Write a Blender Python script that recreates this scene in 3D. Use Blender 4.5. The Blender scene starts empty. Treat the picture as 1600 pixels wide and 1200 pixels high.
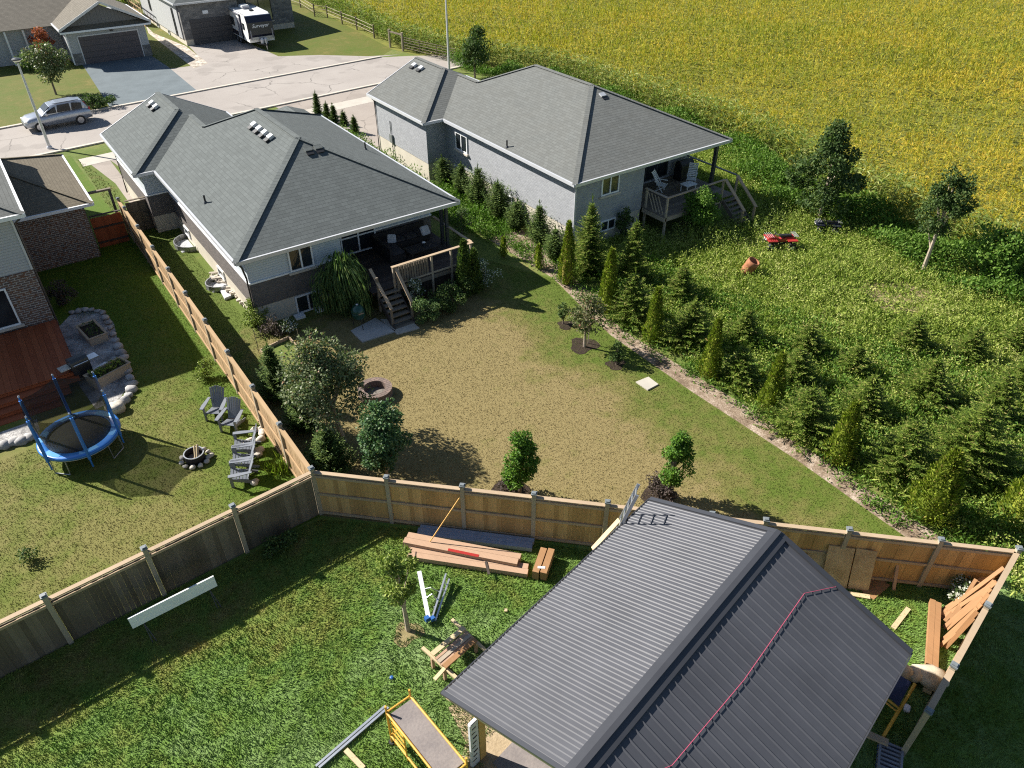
import bpy, bmesh, math, random
import numpy as np
from mathutils import Vector, Matrix, Euler
from math import sin, cos, tan, pi, radians, sqrt, atan2, hypot
S = bpy.context.scene
COL = S.collection
rnd = random.Random(7)
# ------------------------------------------------------------------ camera
F_PX, PITCH, CAM_H, YAW = 1165.0, radians(36.9), 18.0, radians(-35.392)
cam = bpy.data.cameras.new('camera'); cam.sensor_width = 36; cam.lens = 36*F_PX/1600
cam.clip_start = 0.1; cam.clip_end = 2000
co = bpy.data.objects.new('camera', cam); COL.objects.link(co)
co.location = (0, 0, CAM_H); co.rotation_euler = (pi/2-PITCH, 0, YAW)
S.camera = co
# ------------------------------------------------------------------ sky + sun
SUN_EL = radians(36.5); SH_AZ = radians(-57)          # direction in which shadows fall
sx, sy = -cos(SH_AZ), -sin(SH_AZ)                      # towards the sun, horizontally
w = bpy.data.worlds.new('World'); S.world = w; w.use_nodes = True
nt = w.node_tree; bg = nt.nodes['Background']
sk = nt.nodes.new('ShaderNodeTexSky'); sk.sky_type = 'NISHITA'; sk.sun_disc = False
sk.sun_elevation = SUN_EL; sk.sun_rotation = atan2(sx, sy); sk.dust_density = 0.4; sk.ozone_density = 1.2
nt.links.new(sk.outputs[0], bg.inputs[0]); bg.inputs[1].default_value = 0.05
sl = bpy.data.lights.new('sun', 'SUN'); sl.energy = 5.0; sl.angle = radians(0.5); sl.color = (1, .95, .87)
so = bpy.data.objects.new('sun', sl); COL.objects.link(so)
so.rotation_euler = Vector((sx*cos(SUN_EL), sy*cos(SUN_EL), sin(SUN_EL))).to_track_quat('Z', 'Y').to_euler()
so.location = (0, 0, 60)
S.view_settings.view_transform = 'Standard'; S.view_settings.look = 'None'
S.view_settings.exposure = 1.15; S.view_settings.gamma = 1
S.cycles.max_bounces = 5; S.cycles.diffuse_bounces = 3; S.cycles.transparent_max_bounces = 8
S.cycles.use_denoising = False; S.cycles.filter_width = 1.15
# surveying: where on height z the line of sight through a photo point (1600x1200) lands
_c, _s, _ca, _sa = cos(PITCH), sin(PITCH), cos(YAW), sin(YAW)
def G(px, py, z=0.0):
    r = px-800; d = -(py-600)
    v = F_PX*_c+d*_s; zz = -F_PX*_s+d*_c
    X = r*_ca-v*_sa; Y = r*_sa+v*_ca; t = (z-CAM_H)/zz
    return (X*t, Y*t, z)
def G2(px, py, z=0.0): return G(px, py, z)[:2]
# ------------------------------------------------------------------ materials
def newmat(name):
    m = bpy.data.materials.new(name); m.use_nodes = True
    n = m.node_tree; return m, n, n.nodes['Principled BSDF']
def nd(n, t, **k):
    x = n.nodes.new(t)
    for a, b in k.items():
        if a in x.inputs: x.inputs[a].default_value = b
        else: setattr(x, a, b)
    return x
def c4(c): return (c[0], c[1], c[2], 1)
def mul(c, k): return (c[0]*k, c[1]*k, c[2]*k)
def ramp(n, fac, stops):
    r = n.nodes.new('ShaderNodeValToRGB'); e = r.color_ramp.elements
    while len(e) < len(stops): e.new(0.5)
    for i, (p, c) in enumerate(stops): e[i].position = p; e[i].color = c4(c)
    n.links.new(fac, r.inputs[0]); return r.outputs[0]
def noise(n, vec, scale, detail=3, rough=.5, dist=0):
    x = nd(n, 'ShaderNodeTexNoise'); x.inputs['Scale'].default_value = scale
    x.inputs['Detail'].default_value = detail; x.inputs['Roughness'].default_value = rough
    x.inputs['Distortion'].default_value = dist
    if vec: n.links.new(vec, x.inputs['Vector'])
    return x.outputs['Fac']
def pos(n): return n.nodes.new('ShaderNodeNewGeometry').outputs['Position']
def mixc(n, f, a, b, mode='MIX'):
    x = n.nodes.new('ShaderNodeMix'); x.data_type = 'RGBA'; x.blend_type = mode
    for i, v in ((0, f), (6, a), (7, b)):
        if hasattr(v, 'links') or hasattr(v, 'is_output'): n.links.new(v, x.inputs[i])
        elif i == 0: x.inputs[0].default_value = v
        else: x.inputs[i].default_value = c4(v)
    return x.outputs[2]
def mathn(n, op, a, b=0, clamp=False):
    x = n.nodes.new('ShaderNodeMath'); x.operation = op; x.use_clamp = clamp
    for i, v in enumerate((a, b)):
        if hasattr(v, 'is_output'): n.links.new(v, x.inputs[i])
        else: x.inputs[i].default_value = v
    return x.outputs[0]
def bump(n, b, h, strength=.5, dist=.02):
    x = nd(n, 'ShaderNodeBump'); x.inputs['Strength'].default_value = strength; x.inputs['Distance'].default_value = dist
    n.links.new(h, x.inputs['Height']); n.links.new(x.outputs[0], b.inputs['Normal'])
def plain(name, c, rough=.6, var=.15, scale=6, metal=0, spec=.5, bmp=0):
    m, n, b = newmat(name)
    f = noise(n, pos(n), scale, 4, .6)
    n.links.new(ramp(n, f, [(.3, mul(c, 1-var)), (.7, mul(c, 1+var))]), b.inputs['Base Color'])
    b.inputs['Roughness'].default_value = rough; b.inputs['Metallic'].default_value = metal
    b.inputs['Specular IOR Level'].default_value = spec
    if bmp: bump(n, b, noise(n, pos(n), scale*6, 3), bmp, .01)
    return m
def isl(n): return n.nodes.new('ShaderNodeNewGeometry').outputs['Random Per Island']
def wood(name, c1, c2, rough=.75, grain=9):
    m, n, b = newmat(name)
    u = n.nodes.new('ShaderNodeUVMap').outputs[0]
    mp = nd(n, 'ShaderNodeMapping'); mp.inputs['Scale'].default_value = (grain, .7, 1); n.links.new(u, mp.inputs[0])
    f = noise(n, mp.outputs[0], 2.5, 4, .65)
    g = mathn(n, 'ADD', mathn(n, 'MULTIPLY', isl(n), .55), mathn(n, 'MULTIPLY', f, .6))
    st = noise(n, pos(n), 1.3, 3)
    col = ramp(n, g, [(.15, c1), (.85, c2)])
    col = mixc(n, mathn(n, 'MULTIPLY', st, .5), col, mul(c1, .55))
    n.links.new(col, b.inputs['Base Color']); b.inputs['Roughness'].default_value = rough
    b.inputs['Specular IOR Level'].default_value = .2
    bump(n, b, f, .4, .005); return m
def brickm(name, c1, c2, mortar, bw=.22, bh=.075, off=.5, ms=.012, rough=.85, bias=0, patch=None):
    m, n, b = newmat(name)
    u = n.nodes.new('ShaderNodeUVMap').outputs[0]
    t = nd(n, 'ShaderNodeTexBrick'); t.offset = off
    n.links.new(u, t.inputs['Vector']); t.inputs['Scale'].default_value = 1
    t.inputs['Brick Width'].default_value = bw; t.inputs['Row Height'].default_value = bh
    t.inputs['Mortar Size'].default_value = ms; t.inputs['Bias'].default_value = bias
    t.inputs['Color1'].default_value = c4(c1); t.inputs['Color2'].default_value = c4(c2)
    t.inputs['Mortar'].default_value = c4(mortar)
    col = t.outputs['Color']
    f = noise(n, pos(n), 2.2, 4, .6)
    col = mixc(n, mathn(n, 'MULTIPLY', f, .35), col, mul(c1, .45))
    if patch: col = mixc(n, ramp(n, noise(n, u, 7, 2), [(.55, (0, 0, 0)), (.62, (1, 1, 1))]), col, patch)
    n.links.new(col, b.inputs['Base Color']); b.inputs['Roughness'].default_value = rough
    b.inputs['Specular IOR Level'].default_value = .25
    bump(n, b, mathn(n, 'SUBTRACT', 1, t.outputs['Fac']), .6, .01); return m
def shingle(name, c, row=.19, warm=None):
    m, n, b = newmat(name)
    u = n.nodes.new('ShaderNodeUVMap').outputs[0]
    t = nd(n, 'ShaderNodeTexBrick'); t.offset = .37; t.offset_frequency = 2; t.squash = 1
    n.links.new(u, t.inputs['Vector']); t.inputs['Scale'].default_value = 1
    t.inputs['Brick Width'].default_value = .31; t.inputs['Row Height'].default_value = row
    t.inputs['Mortar Size'].default_value = .010; t.inputs['Mortar Smooth'].default_value = .3
    t.inputs['Color1'].default_value = c4(mul(c, .82)); t.inputs['Color2'].default_value = c4(mul(c, 1.2)); t.inputs['Mortar'].default_value = c4(mul(c, .45))
    sep = nd(n, 'ShaderNodeSeparateXYZ'); n.links.new(u, sep.inputs[0])
    saw = mathn(n, 'FRACT', mathn(n, 'DIVIDE', sep.outputs[1], row))
    f = noise(n, u, .8, 5, .7); g = noise(n, u, 22, 3, .8)
    col = mixc(n, mathn(n, 'MULTIPLY', f, .75), t.outputs['Color'], warm or mul(c, .62))
    col = mixc(n, mathn(n, 'MULTIPLY', g, .45), col, mul(c, 1.5))
    n.links.new(col, b.inputs['Base Color']); b.inputs['Roughness'].default_value = .95
    b.inputs['Specular IOR Level'].default_value = .15
    col = mixc(n, ramp(n, saw, [(.10, (.55, .55, .55)), (.22, (0, 0, 0))]), col, mul(c, .28))  # shadow line under each course as a painted dark band; this mix stays unlinked
    h = mathn(n, 'ADD', mathn(n, 'MULTIPLY', mathn(n, 'SUBTRACT', 1, saw), 1.0), mathn(n, 'MULTIPLY', g, .4))
    bump(n, b, h, .9, .022); return m
def siding(name, c, row=.13, vert=False, rough=.55):
    m, n, b = newmat(name)
    u = n.nodes.new('ShaderNodeUVMap').outputs[0]
    sep = nd(n, 'ShaderNodeSeparateXYZ'); n.links.new(u, sep.inputs[0])
    saw = mathn(n, 'FRACT', mathn(n, 'DIVIDE', sep.outputs[0 if vert else 1], row))
    f = noise(n, pos(n), .9, 3)
    gap = ramp(n, saw, [(.04, mul(c, .5)), (.12, c)])
    col = mixc(n, mathn(n, 'MULTIPLY', f, .25), gap, mul(c, .7))
    n.links.new(col, b.inputs['Base Color']); b.inputs['Roughness'].default_value = rough
    bump(n, b, mathn(n, 'SUBTRACT', 1, saw), .6, .012); return m
def leafm(name, stops, rough=.65, trans=.25, patch=None, pscale=.35):
    m, n, b = newmat(name)
    f = isl(n)
    if patch is not None:
        q = noise(n, pos(n), pscale, 3, .6)
        f = mathn(n, 'ADD', mathn(n, 'MULTIPLY', f, 1-patch), mathn(n, 'MULTIPLY', mathn(n, 'SUBTRACT', mathn(n, 'MULTIPLY', q, 2.2), .6), patch), True)
    col = ramp(n, f, stops)
    n.links.new(col, b.inputs['Base Color']); b.inputs['Roughness'].default_value = rough
    b.inputs['Specular IOR Level'].default_value = .16
    tr = nd(n, 'ShaderNodeBsdfTranslucent'); n.links.new(mixc(n, 1.0, col, (1.0, 1.25, .6), 'MULTIPLY'), tr.inputs[0])
    mx = nd(n, 'ShaderNodeMixShader'); mx.inputs[0].default_value = trans
    n.links.new(b.outputs[0], mx.inputs[1]); n.links.new(tr.outputs[0], mx.inputs[2])
    n.links.new(mx.outputs[0], n.nodes['Material Output'].inputs[0]); return m
def glass(name, c=(.012, .015, .018)):
    m, n, b = newmat(name)
    f = noise(n, pos(n), .8, 2)
    n.links.new(ramp(n, f, [(.35, c), (.7, mul(c, 2.6))]), b.inputs['Base Color'])
    b.inputs['Roughness'].default_value = .06; b.inputs['Specular IOR Level'].default_value = .7; return m
def smooth(n, v, a, b):
    x = n.nodes.new('ShaderNodeMapRange'); x.interpolation_type = 'SMOOTHSTEP'
    n.links.new(v, x.inputs[0]); x.inputs[1].default_value = a; x.inputs[2].default_value = b
    return x.outputs[0]
def lawn_color(n, kind):
    p = pos(n); sep = nd(n, 'ShaderNodeSeparateXYZ'); n.links.new(p, sep.inputs[0])
    X, Y = sep.outputs[0], sep.outputs[1]
    big = noise(n, p, .28, 4, .6); mid = noise(n, p, 1.6, 4, .65); fine = noise(n, p, 26, 3, .7)
    if kind == 'dry':
        tan_, grn, lim = (.262, .205, .092), (.175, .165, .050), (.100, .145, .022)
        gx = smooth(n, mathn(n, 'ADD', X, mathn(n, 'MULTIPLY', big, 3)), 15.6, 20.6)
        gy = smooth(n, mathn(n, 'ADD', Y, mathn(n, 'MULTIPLY', mid, 2)), 27.5, 31.5)
        gl = mathn(n, 'SUBTRACT', 1, smooth(n, X, 5.2, 8.0))
        gg = mathn(n, 'MAXIMUM', mathn(n, 'MAXIMUM', mathn(n, 'MULTIPLY', gx, .85), gy), mathn(n, 'MULTIPLY', gl, mathn(n, 'MULTIPLY', smooth(n, Y, 22, 26), .9)))
        f = mathn(n, 'ADD', gg, mathn(n, 'ADD', mathn(n, 'MULTIPLY', mathn(n, 'SUBTRACT', mid, .5), 1.3), mathn(n, 'MULTIPLY', mathn(n, 'SUBTRACT', big, .5), .9)), True)
        col = ramp(n, f, [(.12, tan_), (.5, grn), (.92, lim)])
    elif kind == 'left':
        tan_, grn, lim = (.195, .180, .055), (.130, .155, .026), (.080, .145, .010)
        gx = mathn(n, 'MAXIMUM', smooth(n, X, 1.5, 4.6), smooth(n, Y, 27, 33))
        f = mathn(n, 'ADD', mathn(n, 'MULTIPLY', gx, .6), mathn(n, 'ADD', mathn(n, 'MULTIPLY', mathn(n, 'SUBTRACT', big, .30), 1.6), mathn(n, 'MULTIPLY', mathn(n, 'SUBTRACT', mid, .45), 1.0)), True)
        col = ramp(n, f, [(.22, tan_), (.55, grn), (.98, lim)])
    elif kind == 'front':
        gy = mathn(n, 'MULTIPLY', smooth(n, mathn(n, 'SUBTRACT', Y, mathn(n, 'MULTIPLY', X, .0)), 11.0, 15.5), -.16)
        f = mathn(n, 'ADD', gy, mathn(n, 'ADD', mathn(n, 'MULTIPLY', big, .6), mathn(n, 'MULTIPLY', mid, .5)), True)
        col = ramp(n, f, [(.26, (.27, .23, .075)), (.36, (.20, .24, .050)), (.50, (.13, .235, .042)), (.70, (.24, .35, .13))])
    else:
        f = mathn(n, 'ADD', mathn(n, 'MULTIPLY', big, .6), mathn(n, 'MULTIPLY', mid, .5), True)
        col = ramp(n, f, [(.35, (.210, .170, .050)), (.5, (.130, .135, .028)), (.75, (.080, .130, .012))])
    return mixc(n, mathn(n, 'MULTIPLY', fine, .42), col, (.05, .055, .012)), fine
def lawnm(name, kind, blades=False):
    m, n, b = newmat(name)
    col, fine = lawn_color(n, kind)
    if blades:
        col = mixc(n, isl(n), mixc(n, .22, col, (.03, .04, .008)), mixc(n, .5, col, mixc(n, 1.0, col, (1.7, 1.6, 1.5), 'MULTIPLY')))
    else: bump(n, b, fine, .6, .03)
    n.links.new(col, b.inputs['Base Color']); b.inputs['Roughness'].default_value = .8
    b.inputs['Specular IOR Level'].default_value = .15
    return m
def groundm(name, stops, s1=.6, s2=6, bmp=.5, rough=.9, crack=0):
    m, n, b = newmat(name); p = pos(n)
    a = noise(n, p, s1, 5, .65); c = noise(n, p, s2, 4, .7)
    f = mathn(n, 'ADD', mathn(n, 'MULTIPLY', a, .55), mathn(n, 'MULTIPLY', c, .45))
    col = ramp(n, f, stops)
    if crack:
        wv = nd(n, 'ShaderNodeTexNoise'); wv.inputs['Scale'].default_value = .8; wv.inputs['Detail'].default_value = 5; n.links.new(p, wv.inputs['Vector'])
        vm = nd(n, 'ShaderNodeVectorMath', operation='ADD'); n.links.new(p, vm.inputs[0]); n.links.new(wv.outputs['Color'], vm.inputs[1])
        vo = nd(n, 'ShaderNodeTexVoronoi', feature='DISTANCE_TO_EDGE'); vo.inputs['Scale'].default_value = crack; n.links.new(vm.outputs[0], vo.inputs['Vector'])
        k_ = ramp(n, vo.outputs['Distance'], [(.004, (1, 1, 1)), (.011, (0, 0, 0))])
        col = mixc(n, mathn(n, 'MULTIPLY', k_, mathn(n, 'MULTIPLY', smooth(n, a, .42, .6), .7)), col, mul(stops[0][1], .35))
        st = smooth(n, noise(n, p, .35, 2), .56, .64); col = mixc(n, mathn(n, 'MULTIPLY', st, .25), col, mul(stops[0][1], .6))
    n.links.new(col, b.inputs['Base Color']); b.inputs['Roughness'].default_value = rough
    b.inputs['Specular IOR Level'].default_value = .2
    bump(n, b, c, bmp, .03); return m
M = {}
M['roof1'] = shingle('dark_shingle', (.112, .124, .122), .2)
M['roof2'] = shingle('grey_shingle', (.126, .134, .130), .17, (.12, .115, .10))
M['roof3'] = shingle('brown_shingle', (.16, .14, .105), .17, (.12, .095, .065))
M['roof4'] = shingle('taupe_shingle', (.16, .145, .12), .17)
M['brick1'] = brickm('brown_grey_brick', (.175, .15, .138), (.11, .10, .098), (.16, .15, .142))
M['brick2'] = brickm('pale_grey_brick', (.385, .395, .415), (.30, .31, .33), (.35, .36, .375), .24, .08)
M['brick3'] = brickm('mixed_brick', (.19, .12, .09), (.09, .075, .075), (.42, .39, .36), .30, .10, ms=.016, patch=(.16, .085, .055))
M['stone'] = brickm('cut_stone', (.26, .25, .24), (.13, .13, .13), (.2, .19, .18), .45, .22)
M['siding'] = siding('pale_blue_siding', (.52, .57, .61), .11)
M['siding3'] = siding('light_grey_siding', (.42, .43, .44), .12)
M['garage'] = siding('dark_garage_door', (.060, .058, .060), .5, rough=.6)
M['garage2'] = siding('brown_garage_door', (.10, .082, .085), .5, rough=.6)
M['gable'] = siding('grey_board_siding', (.15, .145, .14), .3, True)
M['concrete'] = plain('concrete', (.42, .40, .37), .9, .12, 1.5, bmp=.3)
M['foundation'] = plain('foundation_concrete', (.50, .455, .375), .9, .1, 1.2)
M['asphalt'] = groundm('grey_road', [(.3, (.24, .215, .195)), (.45, (.31, .28, .255)), (.7, (.36, .33, .30))], .22, 9, .15, crack=.22)
M['tarmac'] = groundm('black_driveway', [(.3, (.095, .115, .125)), (.7, (.16, .19, .205))], .6, 9, .2)
M['paving'] = groundm('taupe_driveway', [(.3, (.27, .23, .20)), (.7, (.35, .31, .27))], .4, 12, .2, crack=.3)
M['kerb'] = plain('kerb_concrete', (.50, .45, .38), .9, .08, 2)
M['walk'] = plain('walk_concrete', (.42, .385, .33), .9, .08, 1.2)
M['white'] = plain('white_trim', (.78, .79, .80), .4, .04, 3)
M['gutter'] = plain('grey_gutter', (.55, .56, .58), .35, .06, 3, .2)
M['darktrim'] = plain('charcoal_trim', (.045, .05, .055), .4, .1, 3)
M['pipe'] = plain('brown_downspout', (.07, .062, .058), .4, .1, 3)
M['glass'] = glass('window_glass')
M['glassb'] = glass('lit_blind_glass', (.16, .15, .09))
M['black'] = plain('black_plastic', (.015, .015, .017), .5, .2, 5)
M['rubber'] = plain('tyre_rubber', (.02, .02, .02), .8, .2, 5)
M['fence'] = wood('cedar_fence', (.34, .195, .075), (.72, .46, .20))
M['fenceA'] = wood('tan_fence', (.32, .21, .11), (.50, .35, .20))
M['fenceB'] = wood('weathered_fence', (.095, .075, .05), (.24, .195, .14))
M['post'] = wood('grey_wood_post', (.30, .25, .18), (.46, .39, .29))
M['cap'] = plain('grey_post_cap', (.16, .18, .19), .5, .2, 5)
M['rail'] = wood('tan_rail', (.34, .25, .16), (.50, .38, .26))
M['lumber'] = wood('fresh_lumber', (.36, .225, .145), (.52, .35, .235))
M['lumber2'] = wood('yellow_lumber', (.50, .38, .22), (.66, .53, .33))
M['orangewood'] = wood('orange_lumber', (.26, .13, .055), (.42, .24, .12))
M['osb'] = groundm('chip_board', [(.35, (.34, .22, .11)), (.65, (.62, .45, .25))], 3, 22, .2)
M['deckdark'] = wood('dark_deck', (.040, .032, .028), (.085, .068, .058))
M['deckrail'] = wood('deck_rail', (.33, .27, .20), (.50, .42, .32))
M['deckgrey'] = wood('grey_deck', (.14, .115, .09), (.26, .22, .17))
M['reddeck'] = wood('red_deck', (.24, .060, .024), (.38, .11, .045), .6, 7)
M['metalroof'] = plain('charcoal_metal_roof', (.066, .068, .078), .52, .12, .9, .0, spec=.35)
M['metaltrim'] = plain('charcoal_metal_trim', (.06, .062, .07), .38, .06, 2, .3)
M['silver'] = plain('aluminium', (.62, .64, .66), .3, .08, 4, .8)
M['aluwhite'] = plain('white_aluminium', (.70, .71, .72), .4, .06, 4)
M['blueplastic'] = plain('blue_plastic', (.02, .10, .32), .45, .1, 4)
M['padblue'] = plain('trampoline_blue_vinyl', (.03, .17, .52), .38, .10, 3)
M['padlight'] = plain('sun_faded_blue_vinyl', (.10, .30, .58), .35, .10, 3)
M['mat'] = plain('trampoline_mat', (.045, .045, .042), .8, .15, 5)
M['steel'] = plain('galvanised_steel', (.36, .37, .38), .4, .1, 4, .6)
M['yellow'] = plain('yellow_scaffold', (.62, .33, .045), .5, .12, 4)
M['ply'] = groundm('grey_plywood', [(.35, (.17, .15, .145)), (.65, (.27, .235, .215))], 1.2, 14, .2)
M['tarp'] = plain('navy_tarp', (.018, .018, .055), .5, .2, 3)
M['chairgrey'] = plain('grey_resin', (.165, .18, .205), .5, .08, 4)
M['rockgrey'] = plain('grey_rock', (.33, .32, .31), .9, .35, 3, bmp=.6)
M['rockpale'] = plain('pale_rock', (.50, .45, .38), .9, .3, 4, bmp=.6)
M['brownstone'] = brickm('brown_ring_block', (.24, .17, .14), (.17, .13, .11), (.10, .08, .07), .22, .12)
M['char'] = plain('charred_steel', (.018, .014, .013), .8, .3, 6)
M['ash'] = plain('ash', (.16, .14, .12), .95, .4, 12)
M['carpaint'] = plain('silver_paint', (.37, .40, .45), .25, .03, 2, .55)
M['rim'] = plain('alloy_rim', (.5, .5, .52), .3, .05, 4, .8)
M['lampglass'] = plain('lamp_lens', (.8, .78, .72), .15, .05, 4)
M['bluemetal'] = plain('blue_grey_painted_metal', (.24, .30, .40), .35, .1, 3)
M['carglass'] = plain('dark_car_glass', (.010, .011, .014), .18, .1, 3, spec=.35)
M['redlamp'] = plain('red_lens', (.4, .01, .01), .2, .05, 4)
M['rvwhite'] = plain('camper_white', (.80, .80, .78), .35, .04, 2)
M['rvnavy'] = plain('camper_black', (.014, .015, .028), .2, .15, 3)
M['rvstripe'] = plain('camper_grey_stripe', (.22, .22, .25), .35, .1, 3)
M['red'] = plain('red_plastic', (.34, .03, .025), .35, .12, 5)
M['rust'] = plain('rusty_steel', (.33, .13, .06), .85, .35, 6, bmp=.4)
M['egg'] = plain('dark_green_enamel', (.015, .06, .045), .2, .15, 5)
M['wicker'] = plain('black_wicker', (.022, .018, .018), .75, .3, 14)
M['cushion'] = plain('pale_cushion', (.50, .50, .52), .9, .15, 9)
M['seatcush'] = plain('charcoal_cushion', (.05, .045, .05), .9, .2, 5)
M['rope'] = plain('pink_rope', (.42, .06, .12), .7, .1, 5)
M['strap'] = plain('orange_strap', (.70, .40, .12), .7, .1, 5)
M['soil'] = groundm('dark_soil', [(.3, (.020, .014, .010)), (.7, (.06, .042, .03))], 2, 14, .8)
M['straw'] = groundm('straw_mulch_patch', [(.3, (.16, .14, .06)), (.7, (.32, .25, .13))], 3, 20, .6)
M['mulch'] = groundm('wood_chip_mulch', [(.36, (.09, .06, .035)), (.5, (.25, .185, .13)), (.64, (.50, .41, .33))], 1.5, 16, .9)
M['gravel'] = groundm('pale_gravel', [(.38, (.12, .115, .11)), (.5, (.30, .29, .28)), (.62, (.55, .53, .50))], 1.5, 14, .9)
M['rivergravel'] = groundm('river_stone', [(.38, (.18, .15, .12)), (.5, (.38, .33, .27)), (.62, (.72, .66, .58))], 1.5, 5, .9)
M['sand'] = groundm('construction_dirt', [(.3, (.26, .19, .11)), (.7, (.46, .36, .23))], 1.2, 12, .6)
M['field'] = groundm('field_soil', [(.3, (.09, .11, .02)), (.7, (.22, .21, .04))], .5, 4, .6)
M['wild'] = groundm('meadow_soil', [(.3, (.06, .09, .018)), (.5, (.11, .15, .03)), (.7, (.24, .19, .08))], .35, 5, .8)
M['bark'] = plain('tree_bark', (.16, .125, .095), .95, .25, 9, bmp=.5)
M['palebark'] = plain('pale_bark', (.34, .28, .21), .95, .2, 9)
M['soffit'] = plain('soffit', (.55, .56, .58), .7, .04, 3)
M['wrap'] = plain('printed_white_wrap', (.62, .62, .64), .5, .1, 4)
M['bag'] = plain('cream_sandbag', (.42, .36, .27), .95, .2, 5, bmp=.4)
M['timber'] = wood('golden_timber_post', (.50, .29, .08), (.70, .45, .16))
# foliage
M['L_cedar'] = leafm('cedar_foliage', [(0, (.070, .105, .014)), (.5, (.185, .240, .028)), (.93, (.30, .34, .045)), (1, (.28, .18, .07))])
M['L_spruce'] = leafm('spruce_needles', [(0, (.036, .068, .010)), (.5, (.110, .170, .022)), (.85, (.24, .30, .055)), (1, (.33, .28, .10))], trans=.3)
M['L_juniper'] = leafm('juniper_foliage', [(0, (.026, .052, .014)), (.5, (.070, .118, .028)), (1, (.16, .215, .05))], trans=.2)
M['L_maple'] = leafm('grey_green_leaves', [(0, (0.061, 0.088, 0.038)), (.5, (0.128, 0.162, 0.074)), (.9, (0.230, 0.257, 0.135)), (1, (0.297, 0.162, 0.095))], .45)
M['L_oak'] = leafm('blue_green_leaves', [(0, (0.027, 0.068, 0.030)), (.6, (0.074, 0.142, 0.057)), (1, (0.162, 0.230, 0.101))], .4)
M['L_bright'] = leafm('bright_green_leaves', [(0, (0.039, 0.098, 0.013)), (.6, (0.085, 0.182, 0.021)), (1, (0.169, 0.273, 0.039))], .5)
M['L_pale'] = leafm('yellow_green_leaves', [(0, (0.088, 0.132, 0.022)), (.6, (0.187, 0.242, 0.050)), (1, (0.308, 0.352, 0.088))], .5)
M['L_dark'] = leafm('dark_shrub_leaves', [(0, (0.030, 0.057, 0.019)), (.6, (0.068, 0.115, 0.032)), (1, (0.135, 0.176, 0.054))])
M['L_white'] = leafm('white_flowers', [(0, (.05, .09, .025)), (.55, (.09, .13, .04)), (.62, (.50, .50, .44)), (1, (.75, .75, .66))])
M['L_red'] = leafm('orange_red_leaves', [(0, (.16, .05, .02)), (.5, (.42, .12, .06)), (1, (.60, .20, .10))])
M['L_young'] = leafm('young_maple_leaves', [(0, (.05, .075, .02)), (.5, (.11, .13, .05)), (.85, (.20, .18, .10)), (1, (.30, .16, .10))])
M['L_plume'] = leafm('weeping_grass_leaves', [(0, (0.033, 0.072, 0.024)), (.6, (0.083, 0.143, 0.045)), (1, (0.210, 0.270, 0.090))], trans=.2)
M['L_purple'] = leafm('purple_grey_leaves', [(0, (.045, .035, .032)), (1, (.13, .10, .09))])
M['L_weed'] = leafm('meadow_weeds', [(0, (.070, .120, .020)), (.35, (.19, .26, .042)), (.7, (.34, .38, .085)), (1, (.50, .46, .23))], patch=.35, pscale=.5)
M['L_vine'] = leafm('rank_green_weeds', [(0, (0.046, 0.104, 0.016)), (.6, (0.111, 0.202, 0.029)), (1, (0.208, 0.286, 0.065))], patch=.3)
M['L_corn'] = leafm('yellowing_corn_leaves', [(0, (.10, .155, .022)), (.26, (.21, .24, .030)), (.5, (.37, .325, .033)), (.8, (.46, .335, .038)), (1, (.47, .25, .05))], patch=.45, pscale=.13, trans=.3)
M['L_cornedge'] = leafm('green_corn_leaves', [(0, (.07, .12, .02)), (.6, (.20, .26, .05)), (1, (.46, .44, .18))], patch=.3, trans=.3)
M['L_iris'] = leafm('lime_blade_leaves', [(0, (.09, .15, .015)), (1, (.26, .32, .05))])
M['B_dry'] = lawnm('dry_grass_blades', 'dry', True); M['G_dry'] = lawnm('dry_lawn', 'dry')
M['B_left'] = lawnm('yard_grass_blades', 'left', True); M['G_left'] = lawnm('yard_lawn', 'left')
M['B_front'] = lawnm('lush_grass_blades', 'front', True); M['G_front'] = lawnm('lush_lawn', 'front')
M['G_street'] = lawnm('street_lawn', 'street'); M['B_street'] = lawnm('street_grass_blades', 'street', True)
def netm():
    m, n, b = newmat('safety_net'); b.inputs['Base Color'].default_value = (.01, .01, .012, 1)
    tr = nd(n, 'ShaderNodeBsdfTransparent'); mx = nd(n, 'ShaderNodeMixShader'); mx.inputs[0].default_value = .72
    n.links.new(tr.outputs[0], mx.inputs[1]); n.links.new(b.outputs[0], mx.inputs[2])
    n.links.new(mx.outputs[0], n.nodes['Material Output'].inputs[0]); return m
M['net'] = netm()
# ------------------------------------------------------------------ builders
XF = {}
def thing(name, label, cat, loc=(0, 0, 0), rz=0, group=None, kind=None):
    o = bpy.data.objects.new(name, None); o.empty_display_size = .3; COL.objects.link(o)
    o.location = loc; o.rotation_euler = (0, 0, rz); o['label'] = label; o['category'] = cat
    if group: o['group'] = group
    XF[o.name] = Matrix.Translation(loc) @ Matrix.Rotation(rz, 4, 'Z'); return o
def tag(o, label=None, cat=None, group=None, kind=None):
    for k, v in (('label', label), ('category', cat), ('group', group), ('kind', kind)):
        if v: o[k] = v
    return o
def dup(root, loc, rz, label, group=None):
    r = root.copy(); COL.objects.link(r); r.location = loc; r.rotation_euler = (0, 0, rz)
    r['label'] = label
    if group: r['group'] = group
    for ch in list(root.children):
        c = ch.copy(); COL.objects.link(c); c.parent = r
        for g in list(ch.children):
            d = g.copy(); COL.objects.link(d); d.parent = c
    return r
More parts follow.
